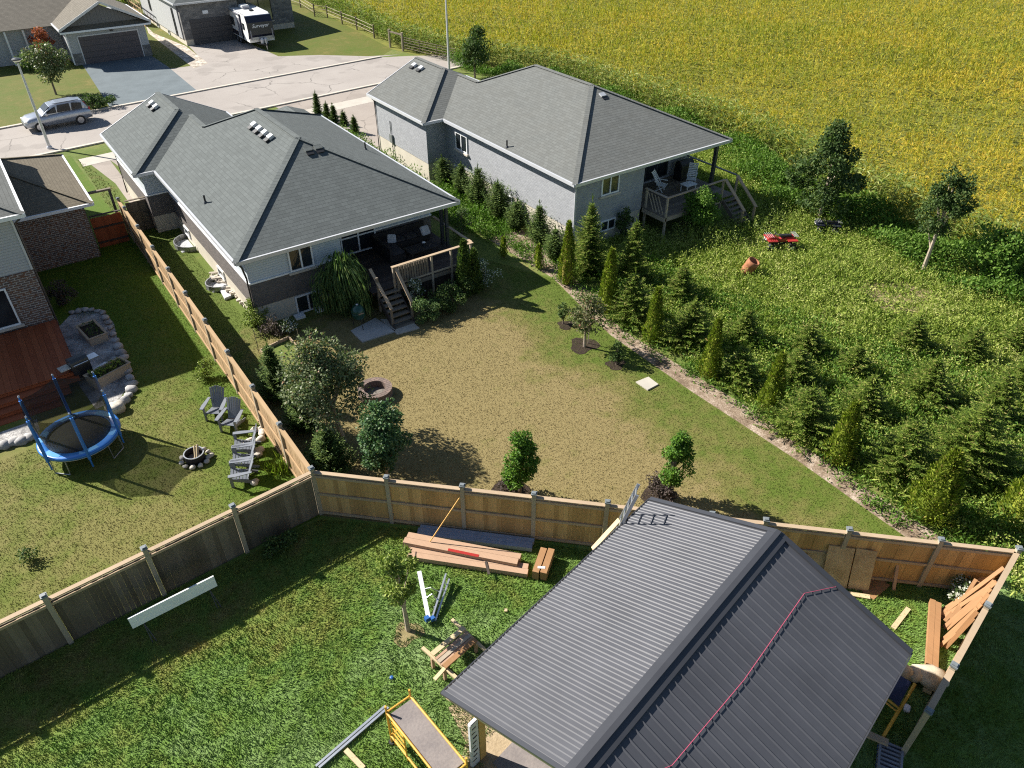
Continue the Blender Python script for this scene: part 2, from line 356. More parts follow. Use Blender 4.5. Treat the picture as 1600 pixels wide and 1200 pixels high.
class MB:
    def __init__(s): s.v = []; s.f = []
    def add(s, vs, fs):
        k = len(s.v); s.v += [tuple(a) for a in vs]; s.f += [tuple(i+k for i in f) for f in fs]; return s
    def box(s, x0, y0, z0, x1, y1, z1, Mx=None):
        if x0 > x1: x0, x1 = x1, x0
        if y0 > y1: y0, y1 = y1, y0
        if z0 > z1: z0, z1 = z1, z0
        vs = [Vector((x, y, z)) for z in (z0, z1) for x, y in ((x0, y0), (x1, y0), (x1, y1), (x0, y1))]
        if Mx: vs = [Mx @ a for a in vs]
        return s.add(vs, [(3, 2, 1, 0), (4, 5, 6, 7), (0, 1, 5, 4), (1, 2, 6, 5), (2, 3, 7, 6), (3, 0, 4, 7)])
    def cbox(s, c, d, rz=0, rx=0, ry=0):
        Mx = Matrix.Translation(c) @ Euler((rx, ry, rz)).to_matrix().to_4x4()
        return s.box(-d[0]/2, -d[1]/2, -d[2]/2, d[0]/2, d[1]/2, d[2]/2, Mx)
    def beam(s, p, q, w, h, up=(0, 0, 1)):
        p = Vector(p); q = Vector(q); d = (q-p); L = d.length; d.normalize(); up = Vector(up)
        if abs(d.dot(up)) > .98: up = Vector((1, 0, 0))
        x = d.cross(up).normalized(); z = x.cross(d)
        vs = [p+d*t+x*a*w/2+z*b*h/2 for b in (-1, 1) for t, a in ((0, -1), (0, 1), (L, 1), (L, -1))]
        return s.add(vs, [(3, 2, 1, 0), (4, 5, 6, 7), (0, 1, 5, 4), (1, 2, 6, 5), (2, 3, 7, 6), (3, 0, 4, 7)])
    def tube(s, pts, r, n=8, r1=None, cap=True):
        pts = [Vector(p) for p in pts]; m = len(pts); vs = []; fs = []
        for i, p in enumerate(pts):
            d = (pts[min(i+1, m-1)]-pts[max(i-1, 0)]).normalized()
            x = d.cross(Vector((0, 0, 1)))
            if x.length < .05: x = d.cross(Vector((0, 1, 0)))
            x.normalize(); y = d.cross(x)
            rr = r+((r1 if r1 is not None else r)-r)*i/max(1, m-1)
            vs += [p+(x*cos(2*pi*k/n)+y*sin(2*pi*k/n))*rr for k in range(n)]
        for i in range(m-1):
            fs += [(i*n+k, i*n+(k+1) % n, (i+1)*n+(k+1) % n, (i+1)*n+k) for k in range(n)]
        if cap: fs += [tuple(range(n))[::-1], tuple((m-1)*n+k for k in range(n))]
        return s.add(vs, fs)
    def prism(s, pts, z0, z1, Mx=None):
        n = len(pts)
        ar = sum(pts[i][0]*pts[(i+1) % n][1]-pts[(i+1) % n][0]*pts[i][1] for i in range(n))
        if ar < 0: pts = pts[::-1]
        vs = [Vector((p[0], p[1], z)) for z in (z0, z1) for p in pts]
        if Mx: vs = [Mx @ a for a in vs]
        return s.add(vs, [tuple(range(n))[::-1], tuple(range(n, 2*n))]+[(i, (i+1) % n, n+(i+1) % n, n+i) for i in range(n)])
    def lathe(s, prof, n=24, c=(0, 0, 0), closed=False, sx=1, sy=1):
        m = len(prof); vs = [(c[0]+r*cos(2*pi*k/n)*sx, c[1]+r*sin(2*pi*k/n)*sy, c[2]+z) for r, z in prof for k in range(n)]
        fs = [(i*n+k, i*n+(k+1) % n, ((i+1) % m)*n+(k+1) % n, ((i+1) % m)*n+k) for i in range(m if closed else m-1) for k in range(n)]
        if not closed: fs += [tuple(range(n))[::-1], tuple((m-1)*n+k for k in range(n))]
        return s.add(vs, fs)
    def poly(s, pts): return s.add(pts, [tuple(range(len(pts)))])
    def rock(s, c, r, sd, fl=.6):
        g = random.Random(sd); bm = bmesh.new(); bmesh.ops.create_icosphere(bm, subdivisions=2, radius=1)
        a = g.uniform(0, 6); ex = g.uniform(.75, 1.3); k = [g.uniform(.8, 1.15) for _ in range(6)]
        vs = []
        for v in bm.verts:
            q = v.co; f = 1+.16*sin(3*q.x+a)+.14*cos(4*q.y+2*a)+.1*sin(5*q.z+a)
            x, y, z = q.x*r*f*ex*k[0], q.y*r*f*k[1], max(q.z, -.7)*r*f*fl
            vs.append((c[0]+x*cos(a)-y*sin(a), c[1]+x*sin(a)+y*cos(a), c[2]+z))
        fs = [tuple(v.index for v in f.verts) for f in bm.faces]; bm.free(); return s.add(vs, fs)
    def build(s, name, mat, parent=None, world=False, smooth=False, bev=0, label=None):
        vs = s.v
        root = parent
        while root is not None and root.parent: root = root.parent
        if world and root is not None:
            im = XF[root.name].inverted(); vs = [tuple(im @ Vector(a)) for a in vs]
        me = bpy.data.meshes.new(name); me.from_pydata(vs, [], s.f); me.materials.append(M[mat] if isinstance(mat, str) else mat)
        if bev:
            bm = bmesh.new(); bm.from_mesh(me); bmesh.ops.remove_doubles(bm, verts=bm.verts, dist=1e-5)
            bmesh.ops.bevel(bm, geom=bm.edges[:], offset=bev, segments=2, affect='EDGES', clamp_overlap=True)
            bm.to_mesh(me); bm.free()
        uv = me.uv_layers.new(name='UVMap'); Z = Vector((0, 0, 1))
        for p in me.polygons:
            nrm = p.normal; t = Z.cross(nrm)
            if t.length < .02: t = Vector((1, 0, 0)); b = Vector((0, 1, 0))
            else: t.normalize(); b = nrm.cross(t)
            for li in p.loop_indices:
                c = me.vertices[me.loops[li].vertex_index].co; uv.data[li].uv = (c.dot(t), c.dot(b))
        if smooth: me.polygons.foreach_set('use_smooth', [True]*len(me.polygons))
        o = bpy.data.objects.new(name, me); COL.objects.link(o)
        if parent is not None: o.parent = parent
        if label: o['label'] = label
        return o
def part(name, mat, parent, fn, **k):
    m = MB(); fn(m); return m.build(name, mat, parent, **k)
def sheet(name, pts, z, mat, label=None):
    o = MB().poly([(p[0], p[1], z) for p in ccw(pts)]).build(name, mat); o['kind'] = 'structure'; return o
def ccw(pts):
    n = len(pts); ar = sum(pts[i][0]*pts[(i+1) % n][1]-pts[(i+1) % n][0]*pts[i][1] for i in range(n))
    return pts if ar > 0 else pts[::-1]
# --- fast numpy leaf meshes ---
R = np.random.default_rng(11)
def unit(a): return a/np.maximum(np.linalg.norm(a, axis=1, keepdims=True), 1e-9)
class Leaves:
    def __init__(s): s.q = []; s.ex = MB()
    def add(s, C, U, L, W, N=None, droop=0.0):
        C = np.asarray(C, float); n = len(C); U = unit(np.asarray(U, float))
        L = np.broadcast_to(np.asarray(L, float), (n,))[:, None]; W = np.broadcast_to(np.asarray(W, float), (n,))[:, None]
        N = R.normal(size=(n, 3)) if N is None else N+R.normal(size=(n, 3))*.35
        side = unit(np.cross(U, N)); mid = C+U*L*.45; tip = C+U*L
        if droop: tip = tip-np.array([0, 0, 1])*L*droop
        s.q.append(np.stack([C, mid+side*W*.5, tip, mid-side*W*.5], 1).reshape(-1, 3)); return s
    def build(s, name, mat, parent=None, smooth=False):
        V = np.concatenate(s.q) if s.q else np.zeros((0, 3)); nq = len(V)//4
        ev = np.array(s.ex.v, float).reshape(-1, 3); ef = s.ex.f
        if parent is not None:
            p = parent
            while p.parent: p = p.parent
            if name == 'crown_w': pass
        allv = np.concatenate([V, ev]); me = bpy.data.meshes.new(name)
        me.vertices.add(len(allv)); me.vertices.foreach_set('co', allv.ravel())
        loops = np.concatenate([np.arange(nq*4), np.array([i+nq*4 for f in ef for i in f], int)]).astype(np.int32)
        starts = np.concatenate([np.arange(nq)*4, nq*4+np.cumsum([0]+[len(f) for f in ef])[:-1] if ef else np.zeros(0)]).astype(np.int32)
        me.loops.add(len(loops)); me.loops.foreach_set('vertex_index', loops)
        me.polygons.add(len(starts)); me.polygons.foreach_set('loop_start', starts)
        me.update(calc_edges=True); me.materials.append(M[mat])
        o = bpy.data.objects.new(name, me); COL.objects.link(o)
        if parent is not None: o.parent = parent
        return o
def inpoly(P, poly):
    x, y = P[:, 0], P[:, 1]; ins = np.zeros(len(P), bool); n = len(poly); j = n-1
    for i in range(n):
        xi, yi = poly[i][:2]; xj, yj = poly[j][:2]
        c = ((yi > y) != (yj > y)) & (x < (xj-xi)*(y-yi)/((yj-yi) if yj != yi else 1e-9)+xi); ins ^= c; j = i
    return ins
def scatter(poly, dens, holes=()):
    a = np.array([p[:2] for p in poly]); lo = a.min(0); hi = a.max(0)
    n = int(dens*(hi-lo).prod()); P = R.uniform(lo, hi, (n, 2)); k = inpoly(P, poly)
    for h in holes: k &= ~inpoly(P, h)
    return P[k]
def px_of(P, z=0):
    u = P[:, 0]*_ca+P[:, 1]*_sa; v = -P[:, 0]*_sa+P[:, 1]*_ca; ww = z-CAM_H
    f = v*_c-ww*_s; up = v*_s+ww*_c
    return 800+F_PX*u/f, 600-F_PX*up/f
def seen(P, m=160):
    x, y = px_of(P); return P[(x > -m) & (x < 1600+m) & (y > -m*.6) & (y < 1200+m)]
# ================================================================== GROUND
FC0, FC1 = (4.70, 17.35), (19.55, 3.15)               # long cedar fence, end to end
g = MB(); NG = 24
for i in range(NG):
    for j in range(NG):
        x0, x1 = -700+1400*i/NG, -700+1400*(i+1)/NG; y0, y1 = -700+1400*j/NG, -700+1400*(j+1)/NG
        g.add([(x0, y0, 0), (x1, y0, 0), (x1, y1, 0), (x0, y1, 0)], [(0, 1, 2, 3)])
o = g.build('ground', 'wild'); o['kind'] = 'structure'
P_left = [(-30, 17.0), (4.70, 17.3), (4.70, 43.2), (4.4, 58), (-30, 56)]
P_mid = [(4.70, 17.3), (19.4, 3.3), (19.35, 5.9), (19.5, 10), (19.4, 15), (19.5, 20), (20.6, 25.5), (18.6, 30), (18.2, 58.6), (4.6, 57.6), (4.70, 43)]
P_front = [(-30, 17.0), (4.70, 17.3), (19.4, 3.3), (26, 3.5), (40, -20), (-30, -20)]
sheet('lawn_left', P_left, .004, 'G_left'); sheet('lawn_center', P_mid, .004, 'G_dry'); sheet('lawn_front', P_front, .004, 'G_front')
mulch = [(19.35, 3.4), (19.35, 5.9), (19.5, 10), (19.4, 15), (19.5, 20), (20.6, 25.5), (20.4, 31), (22.6, 31), (22.2, 28), (21.2, 23.5), (20.2, 20), (20.3, 16.6), (20.45, 12.2), (20.25, 8.3), (20.3, 3.2)]
sheet('mulch_path', mulch, .008, 'mulch')
def rl(x, y0, sl=.085): return y0+sl*(x-8.9)
NEAR = lambda x: rl(x, 59.8); FAR = lambda x: rl(x, 67.5)
sheet('road', [(-40, NEAR(-40)), (29.5, NEAR(29.5)), (42, NEAR(42)), (40.0, 66.5), (36.4, 68.6), (34.0, FAR(34)), (-40, FAR(-40))], .008, 'asphalt')
def kerb(name, xs, fn, dy):
    m = MB()
    for a, b in zip(xs[:-1], xs[1:]):
        m.prism([(a, fn(a)), (b, fn(b)), (b, fn(b)+dy), (a, fn(a)+dy)], -.02, .10)
    o = m.build(name, 'kerb'); o['kind'] = 'structure'
kerb('kerb_near', [-40, 0, 20, 41], NEAR, -.28); kerb('kerb_far', [-40, 0, 20, 34], FAR, .28)
sheet('street_lawn', [(-40, FAR(-40)+.28), (34, FAR(34)+.28), (40, 75), (40, 104), (36, 120), (-40, 120)], .004, 'G_street')
m = MB()
a0, a1 = 4.9, 36
m.poly([(4.7, rl(4.7, 55.6), .014), (a1, rl(a1, 55.6), .014), (a1, rl(a1, 57.2), .014), (4.7, rl(4.7, 57.2), .014)]); m.build('sidewalk', 'walk')['kind'] = 'structure'
sheet('driveway_center', [(7.2, 49.3), (13.0, 49.3), (13.2, NEAR(13)-.28), (8.0, NEAR(8)-.28), (6.4, 55.5)], .010, 'paving')
sheet('driveway_right', [(21.8, 46.6), (29, 46.6), (30.5, NEAR(30)-.28), (19.8, NEAR(20)-.28), (20.4, 53), (21.4, 50)], .010, 'paving')
sheet('side_path', [(5.7, 43.2), (6.3, 43.2), (6.4, 55.5), (5.2, 57), (5.2, 55.2), (5.75, 51)], .006, 'paving')
bd = [G2(*p) for p in [(128, 100), (235, 86), (262, 104), (308, 142), (250, 152), (172, 168)]]
sheet('driveway_black', bd, .010, 'tarmac')
gd = [G2(*p) for p in [(293, 70), (372, 60), (435, 88), (500, 86), (575, 88)]]+[(36.0, 69.6), (34, FAR(34)+.27), (15, FAR(15)+.27)]+[G2(*p) for p in [(262, 108), (322, 100)]]
sheet('driveway_far', gd, .0085, 'asphalt')
rv = [G2(*p) for p in [(228, 40), (240, 52), (290, 72), (325, 99), (303, 107), (262, 75), (232, 52)]]
sheet('gravel_strip', rv, .012, 'rivergravel')
gr = [G2(*p) for p in [(88, 515), (112, 490), (160, 484), (178, 505), (190, 560), (204, 598), (188, 622), (150, 640), (122, 600)]]
sheet('gravel_bed', gr, .010, 'gravel')
sheet('gravel_edge', [G2(*p) for p in [(-40, 690), (0, 676), (58, 655), (62, 672), (30, 690), (-40, 712)]], .011, 'gravel')
sheet('field_ground', [(39.5, 5), (160, -30), (160, 160), (37, 160), (39, 103), (36.4, 72), (38.2, 62.8), (42.2, 54.6), (42.8, 33), (39.4, 24), (37.5, 15)], .006, 'field')
sheet('dirt_patch', [G2(*p) for p in [(700, 1105), (740, 1085), (790, 1120), (860, 1250), (700, 1260), (728, 1160)]], .008, 'sand')
def blob(c, r, n=18, sd=1, sx=1, sy=1):
    q = random.Random(sd); a = q.uniform(0, 6)
    return [(c[0]+r*sx*cos(t)*(1+.18*sin(3*t+a)+.1*sin(5*t+2*a)), c[1]+r*sy*sin(t)*(1+.18*sin(3*t+a)+.1*sin(5*t+2*a))) for t in [2*pi*i/n for i in range(n)]]
for nm, p, r, mt in (('straw_patch', (637, 990), .36, 'straw'), ('mulch_ring', (912, 540), .55, 'soil'), ('mulch_ring', (885, 508), .35, 'soil'), ('mulch_ring', (962, 570), .35, 'soil'), ('mulch_ring', (797, 765), .6, 'soil'), ('mulch_ring', (1030, 770), .5, 'soil'), ('bare_patch', (1405, 465), 1.9, 'straw')):
    sheet(nm, blob(G2(*p), r, sd=p[0], sx=1.2), .013, mt)
for nm, pts in (('patio_slab', [(548, 518), (587, 498), (619, 519), (566, 536)]), ('stair_slab', [(594, 500), (640, 500), (656, 514), (621, 524)]), ('stepping_slab', [(993, 598), (1013, 590), (1029, 602), (1012, 611)])):
    q = [G2(*p) for p in pts]; o = MB().prism(q, -.02, .06).build(nm, 'walk' if nm != 'patio_slab' else 'concrete', bev=.01)
    if nm == 'stepping_slab': tag(o, 'square pale concrete slab lying alone in the dry lawn', 'paving slab')
    else: o['kind'] = 'structure'
# ================================================================== HOUSE HELPERS
def window(par, p, u, n, w, h, panes=2, fr='white', gl='glass', d=.07, sill=0, name='window', bars=0):
    """p: lower left corner on the wall; u along wall, n outward"""
    u = Vector(u); n = Vector(n); p = Vector(p); z = Vector((0, 0, 1)); t = .07
    Mx = Matrix((( u.x, n.x, 0, p.x), (u.y, n.y, 0, p.y), (0, 0, 1, p.z), (0, 0, 0, 1)))
    m = MB(); m.box(0, .003, 0, w, d, t, Mx); m.box(0, .003, h-t, w, d, h, Mx); m.box(0, .003, t, t, d, h-t, Mx); m.box(w-t, .003, t, w, d, h-t, Mx)
    for i in range(1, panes): x = w*i/panes; m.box(x-t/2, .003, t, x+t/2, d, h-t, Mx)
    for i in range(1, bars+1): y = h*i/(bars+1); m.box(t, .004, y-.015, w-t, d-.012, y+.015, Mx)
    f = m.build(name, fr, par, world=True)
    m = MB()
    for i in range(panes):
        a = t if i == 0 else w*i/panes+t/2; b = w-t if i == panes-1 else w*(i+1)/panes-t/2
        m.box(a, .006, t, b, .03, h-t, Mx)
    m.build('pane', gl, f, world=True)
    if sill: MB().box(-.1, .003, -.1, w+.1, .14, -.004, Mx).build('sill', 'kerb', f, world=True)
    return f
def vents(par, lst, k, dn, mat='gutter', sc=1):
    """roof vents: lst of points (x,y,z) on a slope descending towards dn (unit xy)"""
    for (x, y, z) in lst:
        a = atan2(dn[1], dn[0]); T = Matrix.Translation((x, y, z+.03)) @ Matrix.Rotation(a, 4, 'Z') @ Matrix.Rotation(math.atan(k), 4, 'Y') @ Matrix.Scale(.85, 4)
        m = MB(); m.box(-.24, -.19*1.1, 0, .08, .19*1.1, .17*sc, T); v = m.build('roof_vent', mat, par, world=True)
        MB().box(.082, -.20, .01, .34, .20, .12*sc, T).build('vent_shade', 'black', v, world=True)  # black block stands in for the shade inside the vent opening
def flash(par, x, y, z, h=.38):
    m = MB().tube([(x, y, z-.1), (x, y, z+h)], .045, 8); v = m.build('vent_pipe', 'black', par, world=True)
    MB().lathe([(.11, .0), (.05, .09)], 10, (x, y, z)).build('pipe_flashing', 'darktrim', v, world=True)
def caps(par, segs, mat, w=.26):
    m = MB()
    for p, q in segs: m.beam((p[0], p[1], p[2]+.012), (q[0], q[1], q[2]+.012), w, .03)
    return m.build('ridge_cap', mat, par, world=True)
def eaves(par, loop, mat='gutter', drop=.16):
    for a, b in loop:
        MB().beam((a[0], a[1], a[2]-drop/2+.02), (b[0], b[1], b[2]-drop/2+.02), .11, drop).build('gutter', mat, par, world=True)
def bungalow_roof(par, xl, xr, yf, E, k, gxl, gyn, gyf, mat, ybx):
    xm = (xl+xr)/2; hw = xm-xl; zr = E+k*hw; yb = ybx+hw
    gz = None
    # garage ridge: right eave chosen where its slope meets the hip corner
    d = xl-gxl; gr_x = None
    # unknown garage half width gh : ridge x = gxl+gh
    gh = GH; gx = gxl+gh; gzr = E+k*gh; gxr = gxl+2*gh
    # main-left plane meets garage-right plane
    xi = (xl+gxr)/2; zi = E+k*(xi-xl)
    A = (xl, yf, E); B = (xr, yf, E); RN = (xm, yf+hw, zr); RF = (xm, ybx, zr)
    V1 = (xi, yb-(xi-xl), zi); V2 = (xi, gyn+(xi-xl), zi); C = (xl, gyn, E)
    BR = (xr, yb, E); BL = (gxr, yb, E); g1 = (gx, gyn+gh, gzr); g2 = (gx, gyf, gzr)
    fs = [[A, RN, RF, V1, V2, C], [A, B, RN], [B, BR, RF, RN], [RF, BR, BL, V1],
          [g1, V2, V1, BL, (gxr, gyf, E), g2], [(gxl, gyn, E), C, V2, g1], [(gxl, gyn, E), g1, g2, (gxl, gyf, E)]]
    m = MB()
    for f in fs:
        n = (Vector(f[1])-Vector(f[0])).cross(Vector(f[2])-Vector(f[1]))
        m.poly(f if n.z > 0 else f[::-1])
    m.build('roof', mat, par, world=True)
    caps(par, [(A, RN), (B, RN), (RN, RF), (RF, BR), (V1, V2), (g1, g2), (g1, (gxl, gyn, E)), (RF, V1)], mat)
    eaves(par, [(A, B), (A, C), (B, BR), ((gxl, gyn, E), C), ((gxl, gyn, E), (gxl, gyf, E)), (BR, BL), (BL, (gxr, gyf, E))])
    for a, b in (((gxl, gyf, E), g2), (g2, (gxr, gyf, E))): MB().beam((a[0], a[1], a[2]-.06), (b[0], b[1], b[2]-.06), .05, .16).build('rake_board', 'gutter', par, world=True)
    m = MB()
    m.prism([(xl+.06, yf+.06), (xr-.06, yf+.06), (xr-.06, yb-.06), (gxr-.06, yb-.06), (gxr-.06, gyf-.06), (gxl+.06, gyf-.06), (gxl+.06, gyn+.06), (xl+.06, gyn+.06)], E-.13, E-.11)
    m.build('soffit', 'soffit', par, world=True)
    # gable triangle at the street end
    m = MB(); y = gyf-.3
    m.add([(gxl+.4, y, E-.11), (gxr-.4, y, E-.11), (gx, y, gzr-.2), (gxl+.4, y-.1, E-.11), (gxr-.4, y-.1, E-.11), (gx, y-.1, gzr-.2)], [(0, 2, 1), (3, 4, 5)])
    m.build('gable', 'gable', par, world=True)
    return dict(xm=xm, RN=RN, RF=RF, gx=gx, gzr=gzr, g1=g1, g2=g2, yb=yb, gxr=gxr)
# ================================================================== HOUSE 1 (centre)
H1 = thing('bungalow', 'grey shingled bungalow in the middle with covered back deck and dark brick base', 'house', (12, 36, 0))
GH = 3.70
h1 = bungalow_roof(H1, 6.68, 17.6, 29.15, 3.5, .48, 5.65, 41.7, 49.5, 'roof1', 40.1)
# small front wing on the street side, right
m = MB(); a = [(14.0, 43.0, 3.3), (17.5, 43.0, 3.3), (17.5, 47.8, 3.3), (14.0, 47.8, 3.3)]; r0, r1 = (15.75, 43.0, 4.25), (15.75, 46.0, 4.25)
m.poly([a[0], r0, r1, a[3]][::-1]); m.poly([a[1], a[2], r1, r0]); m.poly([a[2], a[3], r1]); m.build('roof', 'roof1', H1, world=True)
foot1 = [(7.15, 29.6), (11.5, 29.6), (11.5, 31.3), (17.1, 31.3), (17.1, 45.0), (12.8, 45.0), (12.8, 49.1), (6.05, 49.1), (6.05, 42.1), (7.15, 42.1)]
def bands(par, foot, lst):
    c = Vector((sum(p[0] for p in foot)/len(foot), sum(p[1] for p in foot)/len(foot)))
    for nm, z0, z1, mt, grow in lst:
        f = []
        n = len(foot); q = ccw(foot)
        for i in range(n):
            p0, p1, p2 = Vector(q[i-1]), Vector(q[i]), Vector(q[(i+1) % n])
            e1 = (p1-p0).normalized(); e2 = (p2-p1).normalized()
            f.append(tuple(p1+(Vector((e1.y, -e1.x))+Vector((e2.y, -e2.x)))*grow))
        MB().prism(f, z0, z1).build(nm, mt, par, world=True)
bands(H1, foot1, [('foundation', -.3, .96, 'foundation', .0), ('brick_wall', .961, 2.12, 'brick1', .03), ('brick_ledge', 2.121, 2.19, 'white', .07), ('siding_wall', 2.191, 3.38, 'siding', .0)])
X, Y_ = (1, 0, 0), (0, -1, 0)
window(H1, (9.0, 29.57, 2.17), X, Y_, 1.12, 1.15, 2, sill=1)
window(H1, (8.95, 29.6, .02), X, Y_, 1.2, .9, 2)
MB().box(8.7, 29.1, -.02, 9.15, 29.45, .12).build('window_well', 'white', H1, world=True); MB().box(9.7, 29.15, -.02, 10.1, 29.45, .10).build('window_well', 'white', H1, world=True)
window(H1, (12.15, 31.27, 1.3), X, Y_, 1.85, 1.95, 2, name='patio_door', sill=0)
window(H1, (7.15, 34.8, .35), (0, -1, 0), (-1, 0, 0), .9, .5, 1); window(H1, (7.15, 40.4, .35), (0, -1, 0), (-1, 0, 0), .9, .5, 1)
for x, y0, y1 in ((6.2, 33.6, 35.0), (6.2, 38.7, 40.6)):
    m = MB(); n = 8
    for i in range(n):
        t0, t1 = pi*i/n, pi*(i+1)/n; yc = (y0+y1)/2; hy = (y1-y0)/2
        m.beam((7.12-.85*sin(t0), yc-hy*cos(t0), .12), (7.12-.85*sin(t1), yc-hy*cos(t1), .12), .05, .3)
    w_ = m.build('window_well', 'steel', H1, world=True)
    MB().box(6.4, y0+.2, .01, 7.1, y1-.2, .03).build('well_floor', 'gutter', w_, world=True)
m = MB(); m.tube([(6.8, 29.22, 3.38), (6.95, 29.4, 3.1), (7.06, 29.5, 2.5), (7.06, 29.5, .15), (7.0, 29.25, .05)], .045, 6); m.build('downspout', 'pipe', H1, world=True)
m = MB(); m.tube([(5.75, 49.0, 3.4), (5.98, 48.8, 3.0), (5.98, 48.8, .1)], .045, 6); m.build('downspout', 'pipe', H1, world=True)
k = .48
vents(H1, [(11.35, 36.3+.75*i, 3.5+k*(11.35-6.68)) for i in range(4)], k, (-1, 0))
vents(H1, [(8.9-.25, 47.5+.85*i, h1['gzr']-k*.7) for i in range(2)], k, (-1, 0))
vents(H1, [(12.25+.5*i, 33.75, 3.5+k*4.55) for i in (0, 1)], k, (0, -1), 'roof1', .6)
flash(H1, *G(315, 293, 4.6)[:2], 3.5+k*(G(315, 293, 4.6)[0]-6.68)); flash(H1, 16.55, 36.9, 3.5+k*1.05)
# covered deck
for x, y in ((17.0, 29.45), (16.9, 29.75)): part('post', 'darktrim', H1, lambda m: m.box(x-.07, y-.07, 1.2, x+.07, y+.07, 3.4), world=True)
m = MB()
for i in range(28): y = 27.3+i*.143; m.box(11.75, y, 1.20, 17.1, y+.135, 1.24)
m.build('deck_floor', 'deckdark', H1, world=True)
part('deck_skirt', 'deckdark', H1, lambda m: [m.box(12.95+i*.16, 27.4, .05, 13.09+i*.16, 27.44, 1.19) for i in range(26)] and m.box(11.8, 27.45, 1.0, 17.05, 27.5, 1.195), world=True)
part('deck_fascia', 'deckgrey', H1, lambda m: m.box(12.95, 27.28, 1.0, 17.1, 27.33, 1.20), world=True)
part('privacy_rail', 'deckgrey', H1, lambda m: [m.box(13.15+i*.13, 27.31, 1.3, 13.24+i*.13, 27.34, 2.12) for i in range(12)], world=True)
for x in (12.88, 14.85, 15.9, 17.0): part('rail_post', 'deckrail', H1, lambda m: m.box(x-.045, 27.26, .2, x+.045, 27.35, 2.2), world=True)
part('handrail', 'rail', H1, lambda m: m.box(12.8, 27.2, 2.2, 17.1, 27.36, 2.24), world=True)
part('handrail', 'rail', H1, lambda m: m.box(17.0, 27.365, 2.2, 17.14, 30.9, 2.24), world=True)
part('bottom_rail', 'deckrail', H1, lambda m: (m.box(12.93, 27.27, 1.28, 16.95, 27.3, 1.36)), world=True)
for i in range(7):
    y = 27.3-.22*(i+1); z = 1.24-.175*(i+1)
    part('stair_tread', 'deckgrey', H1, lambda m: m.box(12.0, y, z, 12.95, y+.27, z+.05), world=True)
for x in (11.97, 12.98):
    part('stringer', 'deckdark', H1, lambda m: m.beam((x, 27.35, 1.05), (x, 25.75, -.1), .05, .26), world=True)
    part('handrail', 'rail', H1, lambda m: m.beam((x, 27.3 if x > 12.5 else 27.75, 2.2), (x, 25.95, 1.0), .14, .045), world=True)
    part('rail_post', 'deckgrey', H1, lambda m: m.box(x-.045, 25.98, 0, x+.045, 26.07, .98), world=True)
    part('rail_post', 'deckgrey', H1, lambda m: m.box(x-.045, 27.1, .3, x+.045, 27.19, 2.03), world=True)
# ================================================================== HOUSE 2 (right)
H2 = thing('bungalow', 'pale grey brick bungalow at the edge of the corn field', 'house', (28, 36, 0))
GH = 3.85; k = .453
h2 = bungalow_roof(H2, 22.95, 34.35, 26.95, 3.8, k, 21.6, 39.5, 46.9, 'roof2', 37.9)
foot2 = [(23.3, 27.25), (27.95, 27.25), (27.95, 29.6), (34.0, 29.6), (34.0, 43.2), (28.9, 43.2), (28.9, 46.5), (21.95, 46.5), (21.95, 39.85), (23.3, 39.85)]
bands(H2, foot2, [('foundation', -.3, 1.15, 'foundation', 0.0), ('brick_wall', 1.151, 3.68, 'brick2', .025)])
window(H2, (24.95, 27.225, 2.62), X, Y_, 1.2, 1.0, 2, sill=1); window(H2, (25.1, 27.25, .55), X, Y_, 1.05, .62, 2)
window(H2, (28.3, 29.575, 1.35), X, Y_, .95, 2.2, 1, name='door', fr='white'); window(H2, (30.4, 29.575, 1.4), X, Y_, 1.8, 2.1, 2, name='patio_door', fr='darktrim')
W = (-1, 0, 0); U = (0, -1, 0)
window(H2, (23.275, 38.6, 2.22), U, W, 1.3, 1.05, 2, sill=1); window(H2, (23.3, 38.9, .62), U, W, .8, .5, 1); window(H2, (23.3, 33.6, .62), U, W, .9, .5, 1)
m = MB(); m.tube([(23.05, 27.02, 3.7), (23.2, 27.15, 3.4), (23.2, 27.15, .1)], .045, 6); m.build('downspout', 'gutter', H2, world=True)
m = MB(); m.tube([(21.65, 46.7, 3.7), (21.88, 46.5, 3.4), (21.88, 46.5, .1)], .045, 6); m.build('downspout', 'darktrim', H2, world=True)
mt_ = MB(); mt_.box(21.80, 44.3, 1.2, 21.92, 44.65, 1.75); mt_.tube([(21.88, 44.4, 1.2), (21.88, 44.4, .2)], .03, 6); mt_.tube([(21.88, 44.5, 1.75), (21.88, 44.5, 2.6)], .03, 6); mt_.build('meter_box', 'steel', H2, world=True)
vents(H2, [(24.75, 45.1+.9*i, 3.8+k*3.1) for i in range(2)], k, (-1, 0))
vents(H2, [(28.75, 31.8, 3.8+k*4.6)], k, (0, -1)); p = G(792, 198, 5.0); flash(H2, p[0], p[1], 3.8+k*(p[0]-22.95))
m = MB()
for i in range(30): y = 25.55+i*.136; m.box(28.1, y, 1.20, 33.6, y+.128, 1.24)
m.build('deck_floor', 'deckgrey', H2, world=True)
part('deck_fascia', 'deckrail', H2, lambda m: (m.box(28.1, 25.5, .98, 32.6, 25.545, 1.2), m.box(28.05, 25.5, .98, 28.095, 27.2, 1.2)), world=True)
for x, y in ((28.2, 25.55), (30.3, 25.55), (32.5, 25.55), (28.2, 27.1), (33.65, 25.55), (33.65, 27.4)):
    part('rail_post', 'deckrail', H2, lambda m: m.box(x-.05, y-.05, 0, x+.05, y+.05, 2.28), world=True)
part('handrail', 'rail', H2, lambda m: m.box(28.12, 25.48, 2.285, 32.6, 25.62, 2.325), world=True)
part('handrail', 'deckrail', H2, lambda m: m.box(28.13, 25.625, 2.285, 28.27, 27.2, 2.325), world=True)
